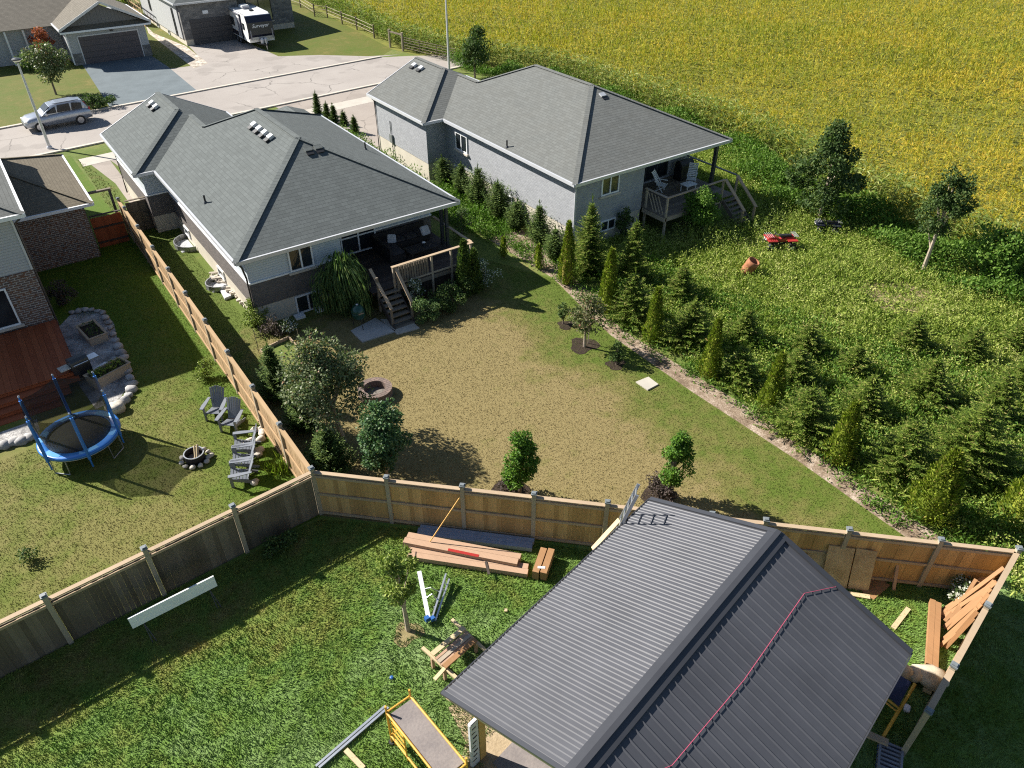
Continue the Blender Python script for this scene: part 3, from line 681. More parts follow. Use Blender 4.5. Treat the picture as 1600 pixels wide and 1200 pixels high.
part('handrail', 'darktrim', H2, lambda m: m.box(33.58, 25.625, 2.285, 33.72, 30, 2.325), world=True)
for x in (32.62, 33.6):
    part('handrail', 'rail', H2, lambda m: m.beam((x, 25.55, 2.32), (x, 23.9, 1.02), .2, .05), world=True)
    part('rail_post', 'rail', H2, lambda m: m.box(x-.05, 23.95, 0, x+.05, 24.05, 1.0), world=True)
    part('stringer', 'deckgrey', H2, lambda m: m.beam((x, 25.5, 1.05), (x, 23.9, -.1), .05, .26), world=True)
for i in range(7):
    y = 25.45-.22*(i+1); z = 1.24-.175*(i+1)
    part('stair_tread', 'deckgrey', H2, lambda m: m.box(32.66, y, z, 33.56, y+.26, z+.045), world=True)
part('porch_post', 'darktrim', H2, lambda m: m.box(33.3, 27.05, 1.24, 33.48, 27.23, 3.65), world=True)
part('lattice', 'deckrail', H2, lambda m: [m.beam((28.15, 25.7+.25*i, 1.3), (28.15, 26.2+.25*i, 2.2), .02, .05) for i in range(4)], world=True)
# ================================================================== HOUSE 3 (left neighbour)
H3 = thing('two_storey_house', 'two storey brick and siding house cut off by the left edge', 'house', (-1, 38, 0))
foot = [(-12, 34.6), (-.25, 34.6), (-.25, 47), (-12, 47)]
bands(H3, foot, [('brick_wall', -.2, 2.98, 'brick3', .02), ('siding_wall', 2.981, 5.35, 'siding3', 0)])
foot = [(-.2, 41.0), (2.85, 41.0), (2.85, 48.6), (-12, 48.6), (-12, 47.02), (-.2, 47.02)]
bands(H3, foot, [('brick_wall', -.2, 2.8, 'brick3', .02)])
E3 = 2.95; kk = .42; xr = 3.3; yf = 40.6; yb = 49.0
A, B, Cc, D = (xr, yf, E3), (xr, yb, E3), (-13, yb, E3), (-13, yf, E3); hh = (yb-yf)/2
r0, r1 = (xr-hh, yf+hh, E3+kk*hh), (-13, yf+hh, E3+kk*hh)
m = MB(); m.poly([A, B, r0]); m.poly([D, A, r0, r1]); m.poly([B, Cc, r1, r0]); m.build('roof', 'roof3', H3, world=True)
caps(H3, [(A, r0), (B, r0), (r0, r1)], 'roof3'); eaves(H3, [(A, B), (D, A)], 'white', .14)
E4 = 5.5; xr, yf, yb = .25, 34.2, 47.4; hh = (yb-yf)/2
A, B, Cc, D = (xr, yf, E4), (xr, yb, E4), (-13, yb, E4), (-13, yf, E4); r0, r1 = (xr-hh, yf+hh, E4+kk*hh), (-13, yf+hh, E4+kk*hh)
m = MB(); m.poly([A, B, r0]); m.poly([D, A, r0, r1]); m.poly([B, Cc, r1, r0]); m.build('roof', 'roof2', H3, world=True)
caps(H3, [(A, r0), (B, r0)], 'roof2'); eaves(H3, [(A, B), (D, A)], 'white', .16)
part('soffit', 'soffit', H3, lambda m: m.box(-13, 34.25, E4-.14, .2, 47.35, E4-.12), world=True)
part('soffit', 'soffit', H3, lambda m: m.box(-11.9, 40.65, E3-.15, 3.25, 48.95, E3-.13), world=True)
window(H3, (-4.2, 34.57, .75), X, Y_, 2.75, 1.75, 2, sill=1)
part('corner_trim', 'gutter', H3, lambda m: m.box(-.29, 34.56, 2.99, -.21, 34.64, 5.34), world=True)
m = MB(); m.tube([(.05, 34.3, 5.3), (-.17, 34.7, 5.0), (-.17, 34.7, .1)], .045, 6); m.build('downspout', 'pipe', H3, world=True)
# red deck: wide top and stepped front
RD = thing('red_deck', 'red brown stained deck with long steps behind the brick house', 'deck', (-5, 31, 0))
m = MB(); n = 26
for i in range(52): x = -12.0+i*.227; m.box(x, 29.75, .50, x+.22, 34.5, .54)
m.build('deck_floor', 'reddeck', RD, world=True)
for i in range(3):
    y1 = 29.74-.42*i; z = .50-.17*(i)
    part('step', 'reddeck', RD, lambda m: m.box(-12, y1-.42, z-.17, -.2-.45*i, y1, z-.13-.0), world=True)
    part('riser', 'reddeck', RD, lambda m: m.box(-12, y1-.004, z-.12, -.2-.45*i, y1+.02, z-.01), world=True)
part('side_skirt', 'reddeck', RD, lambda m: m.box(-.2, 29.76, 0, -.17, 34.5, .49), world=True)
# ================================================================== HOUSES ACROSS THE STREET
HA = thing('far_house', 'taupe roofed house with wide dark garage door facing the black driveway', 'house', (13, 88, 0))
p0, p1 = G2(119, 103), G2(238, 86); x0, x1 = p0[0], p1[0]; y0 = (p0[1]+p1[1])/2; xm = (x0+x1)/2
bands(HA, [(x0, y0), (x1, y0), (x1, y0+9), (x0, y0+9)], [('wall', -.2, 3.1, 'siding3', 0)])
HAm = MB(); e = 3.15; kx = .5; hw = (x1-x0)/2+.5
HAm.poly([(x0-.5, y0-.6, e), (xm, y0-.6, e+kx*hw), (xm, y0+9.5, e+kx*hw), (x0-.5, y0+9.5, e)][::-1]); HAm.poly([(x1+.5, y0-.6, e), (x1+.5, y0+9.5, e), (xm, y0+9.5, e+kx*hw), (xm, y0-.6, e+kx*hw)])
HAm.poly([(x0-9, y0+3, 3.0), (x0-.2, y0+3, 3.0), (x0-.2+4, y0+8, 5.4), (x0-9, y0+8, 5.4)]); HAm.poly([(x0-9, y0+13, 3.0), (x0-.2, y0+13, 3.0), (x0+4, y0+8, 5.4), (x0-9, y0+8, 5.4)][::-1])
HAm.build('roof', 'roof4', HA, world=True)
part('gable', 'gable', HA, lambda m: m.add([(x0, y0-.05, 3.1), (x1, y0-.05, 3.1), (xm, y0-.05, 3.1+kx*(hw-.5)), (x0, y0+.1, 3.1), (x1, y0+.1, 3.1), (xm, y0+.1, 3.1+kx*(hw-.5))], [(0, 1, 2), (5, 4, 3)]), world=True)
part('pent_roof', 'roof3', HA, lambda m: m.poly([(x0-.5, y0-.6, 2.95), (x1+.5, y0-.6, 2.95), (x1+.2, y0-.06, 3.3), (x0-.2, y0-.06, 3.3)]), world=True)
eaves(HA, [((x0-.5, y0-.6, e-.2), (x1+.5, y0-.6, e-.2)), ((x0-.5, y0-.6, e), (x0-.5, y0+9, e)), ((x1+.5, y0-.6, e), (x1+.5, y0+9, e))], 'white', .15)
for a, b in (((x0-.5, y0-.62, e-.03), (xm, y0-.62, e+kx*hw-.03)), ((xm, y0-.62, e+kx*hw-.03), (x1+.5, y0-.62, e-.03))): MB().beam(a, b, .05, .2).build('rake_board', 'gutter', HA, world=True)
f = part('garage_door', 'garage2', HA, lambda m: m.box(x0+.9, y0-.04, 0, x1-.8, y0+.02, 2.35), world=True)
part('door_trim', 'gutter', f, lambda m: (m.box(x0+.8, y0-.06, 0, x0+.895, y0+.02, 2.45), m.box(x1-.795, y0-.06, 0, x1-.7, y0+.02, 2.45), m.box(x0+.9, y0-.06, 2.355, x1-.8, y0+.02, 2.45)), world=True)
part('stone_pier', 'stone', HA, lambda m: (m.box(x1-.69, y0-.08, 0, x1+.03, y0+.1, 1.0), m.box(x0-.03, y0-.08, 0, x0+.79, y0+.1, 1.0)), world=True)
part('wall', 'siding3', HA, lambda m: m.box(x0-8.5, y0+3.6, 0, x0-.02, y0+12, 2.9), world=True)
part('porch_post', 'white', HA, lambda m: [m.box(x0-7.6+1.5*i, y0+3.1, 0, x0-7.45+1.5*i, y0+3.25, 2.9) for i in range(5)], world=True)
part('wall_light', 'black', HA, lambda m: m.box(xm+.3, y0-.12, 2.55, xm+.55, y0-.06, 2.68), world=True)
m = MB(); m.tube([(x0-.05, y0-.08, 2.8), (x0-.05, y0-.08, .1)], .06, 6); m.build('downspout', 'white', HA, world=True)
HB = thing('far_house', 'grey stone house behind the parked camper with tall window and double garage', 'house', (26, 90, 0))
b0, b1, b2 = G2(293, 72), G2(372, 60), G2(446, 36)
xb0, yb0 = b0; wb = b1[0]-b0[0]
fb = [(xb0, yb0), (xb0+5.8, yb0), (xb0+5.8, yb0+2.0), (b2[0], yb0+2.0), (b2[0], yb0+16), (xb0, yb0+16)]
bands(HB, fb, [('foundation', -.3, .55, 'foundation', .0), ('stone_wall', .551, 3.9, 'stone', .03)])
part('side_wall', 'siding3', HB, lambda m: m.box(xb0-.12, yb0+.6, .56, xb0-.04, yb0+16.1, 3.85), world=True)
m = MB(); zb = 3.95; m.poly([(xb0-.5, yb0-.5, zb), (xb0+6.3, yb0-.5, zb), (xb0+2.9, yb0+3.4, zb+2)]); m.poly([(xb0-.5, yb0-.5, zb), (xb0+2.9, yb0+3.4, zb+2), (xb0+2.9, yb0+16.5, zb+2), (xb0-.5, yb0+16.5, zb)]); m.poly([(xb0+6.3, yb0-.5, zb), (b2[0]+.5, yb0+1.5, zb), (b2[0]+.5, yb0+16.5, zb), (xb0+2.9, yb0+16.5, zb+2), (xb0+2.9, yb0+3.4, zb+2)])
m.build('roof', 'roof1', HB, world=True); eaves(HB, [((xb0-.5, yb0-.5, zb), (xb0+6.3, yb0-.5, zb)), ((xb0-.5, yb0-.5, zb), (xb0-.5, yb0+16, zb))], 'gutter', .16)
part('garage_door', 'garage', HB, lambda m: m.box(xb0+.75, yb0-.08, 0, xb0+5.2, yb0-.035, 2.35), world=True)
part('number_plate', 'white', HB, lambda m: m.box(xb0+2.2, yb0-.10, 2.75, xb0+2.75, yb0-.035, 3.05), world=True)
window(HB, (xb0+7.3, yb0+1.97, 1.0), X, Y_, 2.7, 2.5, 2, fr='black', gl='glassb', sill=1)
window(HB, (xb0-.12, yb0+2.6, .6), (0, -1, 0), (-1, 0, 0), .5, 2.6, 1, fr='darktrim'); window(HB, (xb0-.12, yb0+12, 1.6), (0, -1, 0), (-1, 0, 0), .6, 2, 1, fr='darktrim')
window(HB, (xb0-.001, yb0+6.6, .02), (0, -1, 0), (-1, 0, 0), .6, .5, 1, fr='gutter'); window(HB, (xb0-.001, yb0+11, .02), (0, -1, 0), (-1, 0, 0), .6, .5, 1, fr='gutter')
# ================================================================== FENCES
def fence(name, label, P, H=1.85, side=1, mp='post', mb='fence', mr='rail', capped=True, rails=(.12, .95, 1.72), seed=1, posth=2.0, lastpost=True, bw=.14, firstpost=True, group=None, top=True):
    """P: list of post positions; side +1 puts rails and posts on the left of the direction of travel"""
    q = random.Random(seed); c = (sum(p[0] for p in P)/len(P), sum(p[1] for p in P)/len(P), 0)
    T = thing(name, label, 'fence', c, group=group)
    for i, p in enumerate(P):
        if (i == len(P)-1 and not lastpost) or (i == 0 and not firstpost): continue
        a = atan2(P[min(i+1, len(P)-1)][1]-P[max(i-1, 0)][1], P[min(i+1, len(P)-1)][0]-P[max(i-1, 0)][0])
        m = MB(); m.cbox((p[0], p[1], posth/2), (.125, .125, posth), a); o = m.build('post', mp, T, world=True)
        if capped:
            m = MB(); m.cbox((p[0], p[1], posth+.02), (.17, .17, .05), a); m.cbox((p[0], p[1], posth+.06), (.11, .11, .04), a); m.build('post_cap', 'cap', o, world=True)
    for p0, p1 in zip(P[:-1], P[1:]):
        d = Vector((p1[0]-p0[0], p1[1]-p0[1])); L = d.length; d.normalize(); nrm = Vector((-d.y, d.x))*side; a = atan2(d.y, d.x)
        m = MB(); x = .07
        while x < L-.07:
            w_ = min(bw, L-.07-x); jz = q.uniform(-.012, .012); jn = q.uniform(-.006, .006)
            c_ = Vector(p0)+d*(x+w_/2)-nrm*(.02+jn); hz = H-.1
            m.cbox((c_.x, c_.y, .0+hz/2+jz), (w_-.0015, .02, hz), a); x += w_
        m.build('panel', mb, T, world=True)
        for z in rails:
            c_ = Vector(p0)+d*L/2+nrm*.022
            MB().cbox((c_.x, c_.y, z), (L-.13, .045, .09), a).build('rail', mr, T, world=True)
        if top:
            c_ = Vector(p0)+d*L/2
            MB().cbox((c_.x, c_.y, H+.02), (L-.13, .14, .035), a).build('top_board', mr, T, world=True)
    return T
YA = [17.45, 20.05, 22.6, 25.3, 28.05, 30.75, 33.4, 36.05, 38.85, 41.6, 43.0]
fence('privacy_fence', 'tan board fence running between the trampoline yard and the dry lawn', [(4.72, y) for y in YA], side=1, mb='fenceA', mr='fenceA', firstpost=False, seed=2)
dB = Vector((-7.6, -.5)).normalized()
PB = [(4.72+dB.x*2.53*i, 17.4+dB.y*2.53*i) for i in range(7)]
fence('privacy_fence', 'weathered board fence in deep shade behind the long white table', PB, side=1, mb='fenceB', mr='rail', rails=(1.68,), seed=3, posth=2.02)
pc = [G2(x, y, 1.95) for x, y in ((488, 732), (602, 752), (721, 765), (834, 776), (949, 790), (1197, 817), (1327, 830), (1470, 845), (1590, 856))]
dC = (Vector(pc[-1])-Vector(pc[0])).normalized()
ts = [0]+[(Vector(p)-Vector(pc[0])).dot(dC) for p in pc[1:]]
ts = ts[:5]+[ts[4]+(ts[5]-ts[4])/3, ts[4]+2*(ts[5]-ts[4])/3]+ts[5:]
PC = [(4.72+dC.x*t, 17.4+dC.y*t) for t in ts]
fence('privacy_fence', 'new orange cedar fence crossing from the left corner to behind the metal roof', PC, side=-1, mb='fence', mr='rail', firstpost=False, seed=4)
pd = [G2(x, y, 1.95) for x, y in ((1590, 856), (1540, 953), (1490, 1042))]
dD = (Vector(pd[2])-Vector(PC[-1])).normalized(); L = (Vector(pd[2])-Vector(PC[-1])).length
PD = [PC[-1], (PC[-1][0]+dD.x*L*.52, PC[-1][1]+dD.y*L*.52), (PC[-1][0]+dD.x*L, PC[-1][1]+dD.y*L), (PC[-1][0]+dD.x*(L+1.6), PC[-1][1]+dD.y*(L+1.6))]
fence('privacy_fence', 'short cedar fence along the right side behind the leaning lumber', PD, side=-1, mb='fence', mr='rail', firstpost=False, seed=5)
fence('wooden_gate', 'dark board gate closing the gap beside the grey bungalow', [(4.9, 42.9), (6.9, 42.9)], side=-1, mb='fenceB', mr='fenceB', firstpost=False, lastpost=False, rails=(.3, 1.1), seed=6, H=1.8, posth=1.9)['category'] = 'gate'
fence('wooden_gate', 'shaded red brown gate between the brick garage and the tan fence', [(2.95, 42.0), (4.6, 42.0)], side=-1, mb='reddeck', mr='deckdark', firstpost=False, lastpost=False, rails=(.3, 1.1), seed=7, H=1.75, posth=1.9)['category'] = 'gate'
T = thing('entry_arch', 'small dark timber rail frame above the gate by the green front lawn', 'arbour', (4.2, 44.0, 0))
part('post', 'darktrim', T, lambda m: m.box(4.55, 44.5, 0, 4.68, 44.63, 2.0), world=True); part('post', 'darktrim', T, lambda m: m.box(3.0, 44.5, 0, 3.13, 44.63, 2.0), world=True)
part('beam', 'deckgrey', T, lambda m: m.box(3.0, 44.48, 2.0, 4.7, 44.66, 2.1), world=True)
# metal field gate and post-and-rail fence by the field
def ppos(L_): return [G2(*p) for p in L_]
fp = ppos([(450, 5), (470, 12), (492, 26), (512, 28), (535, 38), (558, 47), (585, 60)])
T = thing('post_fence', 'low line of grey posts and wires beside the corn rows', 'fence', (*fp[3], 0))
for a in fp: part('post', 'bark', T, lambda m: m.tube([(a[0], a[1], -.1), (a[0], a[1], 1.35)], .08, 8), world=True)
for a, b in zip(fp[:-1], fp[1:]):
    for z in (.5, .85, 1.2): part('rail', 'post', T, lambda m: m.tube([(a[0], a[1], z), (b[0], b[1], z)], .025, 5), world=True)
gp = ppos([(610, 74), (630, 80), (712, 100)])
T = thing('field_gate', 'grey pipe gate with timber posts at the end of the road', 'gate', (*gp[1], 0))
for a in gp[:2]: part('gate_post', 'post', T, lambda m: m.tube([(a[0], a[1], -.1), (a[0], a[1], 1.7)], .12, 8), world=True)
part('brace', 'bark', T, lambda m: m.beam((gp[0][0], gp[0][1], 1.5), (gp[1][0], gp[1][1], 1.5), .12, .12), world=True)
part('gate_bars', 'bark', T, lambda m: [m.tube([(gp[1][0], gp[1][1], z), (gp[2][0], gp[2][1], z)], .022, 6) for z in (.35, .6, .85, 1.1, 1.3)]+[m.tube([(gp[1][0]+(gp[2][0]-gp[1][0])*t, gp[1][1]+(gp[2][1]-gp[1][1])*t, .35), (gp[1][0]+(gp[2][0]-gp[1][0])*t, gp[1][1]+(gp[2][1]-gp[1][1])*t, 1.3)], .03, 6) for t in (.02, .33, .66, .98)], world=True)
fa, fb_ = G2(196, 18), G2(228, 42)
T = thing('trellis_fence', 'tall tan fence with dark lattice top behind the far garages', 'fence', ((fa[0]+fb_[0])/2, (fa[1]+fb_[1])/2, 0))
d_ = Vector((fb_[0]-fa[0], fb_[1]-fa[1])); a_ = atan2(d_.y, d_.x); cx, cy = (fa[0]+fb_[0])/2, (fa[1]+fb_[1])/2
MB().cbox((cx, cy, .6), (d_.length, .08, 1.2), a_).build('panel', 'fenceA', T, world=True)
m = MB()
for i in range(9): q = i/8; m.cbox((fa[0]+d_.x*q, fa[1]+d_.y*q, 1.8), (.08, .06, 1.2), a_)
for z in (1.25, 1.8, 2.4): m.cbox((cx, cy, z), (d_.length, .07, .09), a_)
m.build('lattice', 'fenceA', T, world=True)
# ================================================================== PAVILION
e1 = Vector((.9785, .206)); e2 = Vector((-.206, .9785)); ZE, ZR = 2.8, 4.12
NL = Vector(G2(1015, 780, ZE)); NR = Vector(G2(1424, 1020, ZE)); mid = (NL+NR)/2; HW = (NL-NR).length/2
FLv = Vector(G2(690, 1082, ZE)); LEN = (NL-FLv).dot(e1)
PV = thing('pavilion', 'large open shelter with charcoal ribbed metal gable roof in the foreground', 'pavilion', (mid.x-e1.x*LEN/2, mid.y-e1.y*LEN/2, 0))
def pv(a, b, z=0):  # a: metres back from the north-east gable, b: + towards left eave
    return (mid.x-e1.x*a+e2.x*b, mid.y-e1.y*a+e2.y*b, z)
kx = (ZR-ZE)/HW
for sgn, nm in ((1, 'a'), (-1, 'b')):
    m = MB(); pts = []
    P = .2285; x = 0.0
    prof = []
    while x < LEN-.02:
        prof += [(x, .018), (x+.010, .018), (x+.035, 0)] if sgn > 0 else [(x, .026), (x+.012, .026), (x+.038, 0)]
        if sgn > 0: prof += [(x+.108, 0), (x+.112, .014), (x+.118, .014), (x+.138, 0)]
        prof += [(x+P-.006, 0)]
        x += P
    prof = [(min(a, LEN), h) for a, h in prof]+[(LEN, .018)]
    vs = []
    for a, h in prof:
        vs.append(pv(a, sgn*(HW-.0), ZE+h)); vs.append(pv(a, sgn*.06, ZR-.06*kx+h))
    fs = []
    for i in range(len(prof)-1):
        q = (2*i, 2*i+1, 2*i+3, 2*i+2); fs.append(q if sgn > 0 else q[::-1])
    m.add(vs, fs); m.build('roof_panel', 'metalroof', PV, world=True)
T_ = .06
m = MB()
for sgn in (1, -1):
    q = [pv(-.03, sgn*.24, ZR-.24*kx+.05), pv(LEN+.03, sgn*.24, ZR-.24*kx+.05), pv(LEN+.03, sgn*.05, ZR+.03), pv(-.03, sgn*.05, ZR+.03)]
    m.add(q+[(a[0], a[1], a[2]-.03) for a in q], [(0, 1, 2, 3), (7, 6, 5, 4), (0, 4, 5, 1), (1, 5, 6, 2), (2, 6, 7, 3), (3, 7, 4, 0)] if sgn < 0 else [(3, 2, 1, 0), (4, 5, 6, 7), (1, 5, 4, 0), (2, 6, 5, 1), (3, 7, 6, 2), (0, 4, 7, 3)])
m.beam(pv(-.03, 0, ZR+.055), pv(LEN+.03, 0, ZR+.055), .12, .03)
m.build('ridge_cap', 'metaltrim', PV, world=True)
for sgn in (1, -1):
    for a in (0, LEN):
        MB().beam(pv(a, sgn*HW, ZE+.02), pv(a, sgn*.05, ZR+.01), .14 if a == 0 else .10, .05).build('rake_trim', 'metaltrim', PV, world=True)
        MB().beam(pv(a+(.05 if a == 0 else -.05), sgn*(HW-.02), ZE-.12), pv(a+(.05 if a == 0 else -.05), sgn*.04, ZR-.13), .04, .20).build('fascia', 'lumber2', PV, world=True)
    MB().beam(pv(0, sgn*(HW+.02), ZE-.06), pv(LEN, sgn*(HW+.02), ZE-.06), .03, .16).build('eave_trim', 'metaltrim', PV, world=True)
    MB().beam(pv(.2, sgn*(HW-.55), ZE-.12), pv(LEN-.3, sgn*(HW-.55), ZE-.12), .14, .24).build('beam', 'timber', PV, world=True)
    for a in (.5, LEN/2, LEN-.55):
        p = pv(a, sgn*(HW-.55)); m = MB(); m.cbox((p[0], p[1], 1.28), (.19, .19, 2.56), atan2(e1.y, e1.x)); m.build('post', 'timber', PV, world=True)
for i in range(11):
    a = .15+i*(LEN-.3)/10
    for sgn in (1, -1): MB().beam(pv(a, sgn*(HW-.05), ZE-.10), pv(a, sgn*.03, ZR-.12), .04, .14).build('rafter', 'lumber2', PV, world=True)
p = pv(LEN-.55, HW-.55); q_ = thing('wrapped_post', 'printed white wrapping sheet stood against the golden shelter post', 'wrapping', (p[0]-.2, p[1]-.06, 0))
MB().cbox((-.02, -.02, .95), (.26, .10, 1.9), atan2(e1.y, e1.x)).build('wrap', 'wrap', q_, bev=.02)
part('print', 'black', q_, lambda m: [m.cbox((-.03+.02*(i % 3-1), -.076, .3+.2*i), (.12, .004, .05), atan2(e1.y, e1.x)) for i in range(8)])
# slab + rope + fallen leaf litter
o = MB().prism([pv(.6, HW-.9)[:2], pv(LEN-.6, HW-.9)[:2], pv(LEN-.6, -HW+.9)[:2], pv(.6, -HW+.9)[:2]], -.02, .05).build('shelter_slab', 'ply'); o['kind'] = 'structure'
rp = []
for x, y in [(1310, 916), (1257, 927), (1163, 1062), (1050, 1196), (1015, 1210)]:
    bz = None
    for it in range(400):
        z = 2.8+it*.004; g_ = G(x, y, z); b = (Vector(g_[:2])-mid).dot(e2); zz = ZR-abs(b)*kx+.033
        if z >= zz: bz = g_; break
    rp.append(bz or G(x, y, 3.6))
o = MB().tube(rp, .0075, 6).build('rope', 'rope'); tag(o, 'thin pink rope lying across the dark side of the metal roof', 'rope')
# ladder leaning on the left eave, top sticking out
def ladder(name, label, p, q, w, n, mat='silver', rung=.022, ext=True):
    p = Vector(p); q = Vector(q); d = (q-p).normalized(); s = d.cross(Vector((0, 0, 1))).normalized()*w/2
    T = thing(name, label, 'ladder', tuple(p))
    for k_ in (-1, 1): part('side_rail', mat, T, lambda m: m.beam(p+s*k_, q+s*k_, .035, .09), world=True)
    part('rungs', mat, T, lambda m: [m.tube([p+(q-p)*((i+.5)/n)-s, p+(q-p)*((i+.5)/n)+s], rung, 6) for i in range(n)], world=True)
    return T
la = pv(1.45, HW+.75, 0); lb = G(990, 790, 4.05)
lt = Vector(pv(.95, HW-.12, ZE+1.15))
ladder('ladder', 'aluminium ladder standing up past the left eave of the metal roof', la, lt, .42, 13)
bd_ = thing('eave_boards', 'two fresh boards braced under the metal roof eave beside the ladder', 'boards', G(925, 855))
part('board', 'lumber2', bd_, lambda m: m.beam(G(926, 858, 1.7), G(968, 812, 2.6), .14, .04), world=True)
part('board', 'lumber', bd_, lambda m: m.beam(G(938, 862, 1.0), G(956, 838, 2.3), .04, .14), world=True)
# ================================================================== LUMBER & SITE THINGS
def slab(name, label, cat, p, q, w, z0, h, mat='lumber', cnt=1, grp=None, gap=0):
    p = Vector((*p, 0)); q = Vector((*q, 0)); d = (q-p).normalized(); s = Vector((-d.y, d.x, 0)); c = (p+q)/2
    T = thing(name, label, cat, tuple(c), group=grp)
    for i in range(cnt):
        off = s*((i-(cnt-1)/2)*(w/cnt)); j = rnd.uniform(-.04, .04)
        part('board', mat, T, lambda m: m.beam(p+off+d*j+Vector((0, 0, z0+h/2)), q+off+d*j+Vector((0, 0, z0+h/2)), w/cnt-.006-gap, h), world=True)
    return T
slab('metal_sheets', 'bundle of long grey blue trim lengths lying at the foot of the cedar fence', 'metal trim', G2(655, 834), G2(833, 856), .42, .05, .16, 'bluemetal', 3)
t_ = slab('lumber_pile', 'long lumber stack nearest the fence with red marked top board', 'lumber', G2(636, 850), G2(812, 884), .44, .08, .24, 'lumber', 2)
part('red_tape', 'red', t_, lambda m: m.beam((*G2(700, 858, .34), .324), (*G2(748, 868, .34), .324), .10, .006), world=True)
t_ = slab('lumber_pile', 'long lower lumber stack bound with a dark strap on the sunny grass', 'lumber', G2(640, 868), G2(826, 896), .40, .02, .18, 'lumber', 2)
part('binding_strap', 'deckdark', t_, lambda m: m.beam((*G2(759, 878, .2), .215), (*G2(764, 898, .2), .215), .07, .02), world=True)
part('binding_strap', 'deckdark', t_, lambda m: m.beam((*G2(650, 862, .2), .205), (*G2(648, 876, .2), .205), .03, .01), world=True)
t_ = slab('lumber_pile', 'short stubby bundle of boards with dark slot right of the long stacks', 'lumber', G2(855, 870), G2(842, 908), .46, .04, .34, 'orangewood', 2, gap=.03)
part('paper_label', 'white', t_, lambda m: m.cbox((*G2(846, 886, .4), .388), (.08, .22, .006), .9), world=True)
o = MB().tube([G(718, 778, 1.9), G(672, 846, .34)], .018, 6).build('strap', 'strap'); tag(o, 'thin orange strap slanting from a fence post to the lumber pile', 'strap')
# double ladder legs laid in a V
V0 = Vector(G(670, 968, .12)); 
T = thing('tripod_ladder', 'white aluminium ladder legs spread in a V on the grass beside the young tree', 'ladder', tuple(V0))
ra, rb, rc = Vector(G(655, 893, .5)), Vector(G(697, 897, .35)), Vector(G(702, 905, .12))
part('leg', 'aluwhite', T, lambda m: m.beam(V0, ra, .12, .06), world=True)
part('leg', 'silver', T, lambda m: m.beam(V0+Vector((.06, -.06, 0)), rb, .05, .08), world=True)
part('leg', 'silver', T, lambda m: m.beam(V0+Vector((.14, -.12, -.04)), rc, .05, .06), world=True)
part('hinge', 'blueplastic', T, lambda m: (m.cbox(V0+Vector((-.04, .02, .05)), (.13, .12, .14)), m.cbox(V0+Vector((.09, -.06, .04)), (.12, .11, .12))), world=True)
part('rungs', 'silver', T, lambda m: [m.tube([V0.lerp(rb, t)+Vector((.03, 0, .03)), V0.lerp(rc, t)], .02, 6) for t in (.25, .4, .55, .7, .85)], world=True)
part('hose', 'silver', T, lambda m: (m.tube([V0.lerp(ra, .42), V0.lerp(ra, .45)+Vector((.2, -.1, .12)), V0.lerp(rb, .44)], .016, 6), m.tube([V0.lerp(ra, .62), V0.lerp(ra, .60)+Vector((.2, -.12, .1)), V0.lerp(rb, .60)], .016, 6)), world=True)
# timber rack
T = thing('saw_bench', 'rough bench of pale boards with long crossed legs on the grass', 'timber rack', G(707, 1010))
P4 = [Vector(G(*p, .55)) for p in ((675, 1024), (726, 982), (743, 1000), (694, 1043))]
for i, (t, w_, mt, dz) in enumerate(((0, .14, 'lumber2', .04), (.30, .09, 'lumber', 0), (.52, .12, 'deckrail', -.01), (.72, .08, 'lumber', -.03), (1, .15, 'orangewood', .03))):
    a = P4[0].lerp(P4[3], t)+Vector((0, 0, dz)); b = P4[1].lerp(P4[2], t)+Vector((0, 0, dz)); part('slat', mt, T, lambda m: m.beam(a, b, w_, .045), world=True)
for a, b in (((660, 1012), (716, 1062)), ((706, 968), (760, 1018))):
    part('cross_bar', 'lumber2', T, lambda m: m.beam(G(*a, .46), G(*b, .42), .09, .06), world=True)
part('slat', 'lumber2', T, lambda m: m.beam(G(679, 1062, .38), G(702, 1036, .50), .10, .05), world=True)
for p in P4: part('leg', 'lumber', T, lambda m: m.box(p.x-.04, p.y-.04, 0, p.x+.04, p.y+.04, .43), world=True)
# scaffold tower with platform
T = thing('scaffold', 'yellow tube scaffold with a grey plywood platform beside the metal roof', 'scaffolding', G(668, 1150))
SZ = 1.35; c4_ = [Vector(G(x, y, SZ)) for x, y in ((604, 1114), (641, 1088), (714, 1176), (672, 1214))]
u1 = (c4_[2]-c4_[1]); 
a0, a1 = c4_[0], c4_[1]; dirn = u1.normalized(); sd = (a0-a1); LL = 2.15
c4_ = [a0, a1, a1+dirn*LL, a0+dirn*LL]
part('platform', 'ply', T, lambda m: m.prism([tuple((p*.93+sum(c4_, Vector())/4*.07)[:2]) for p in c4_], SZ-.05, SZ), world=True)
for p in c4_: part('upright', 'yellow', T, lambda m: m.tube([(p.x, p.y, .0), (p.x, p.y, SZ+.28)], .028, 8), world=True)
for a, b in ((0, 1), (1, 2), (2, 3), (3, 0)):
    for dz_ in (.02, -1.0): part('rail', 'yellow', T, lambda m: m.tube([c4_[a]+Vector((0, 0, dz_)), c4_[b]+Vector((0, 0, dz_))], .027, 8), world=True)
part('side_ladder', 'yellow', T, lambda m: [m.tube([c4_[0].lerp(c4_[3], .08)-Vector((0, 0, .25*i+.15)), c4_[0].lerp(c4_[3], .32)-Vector((0, 0, .25*i+.15))], .018, 6) for i in range(4)]+[m.tube([c4_[0].lerp(c4_[3], t)-Vector((0, 0, .05)), c4_[0].lerp(c4_[3], t)-Vector((0, 0, 1.2))], .02, 6) for t in (.08, .32)], world=True)
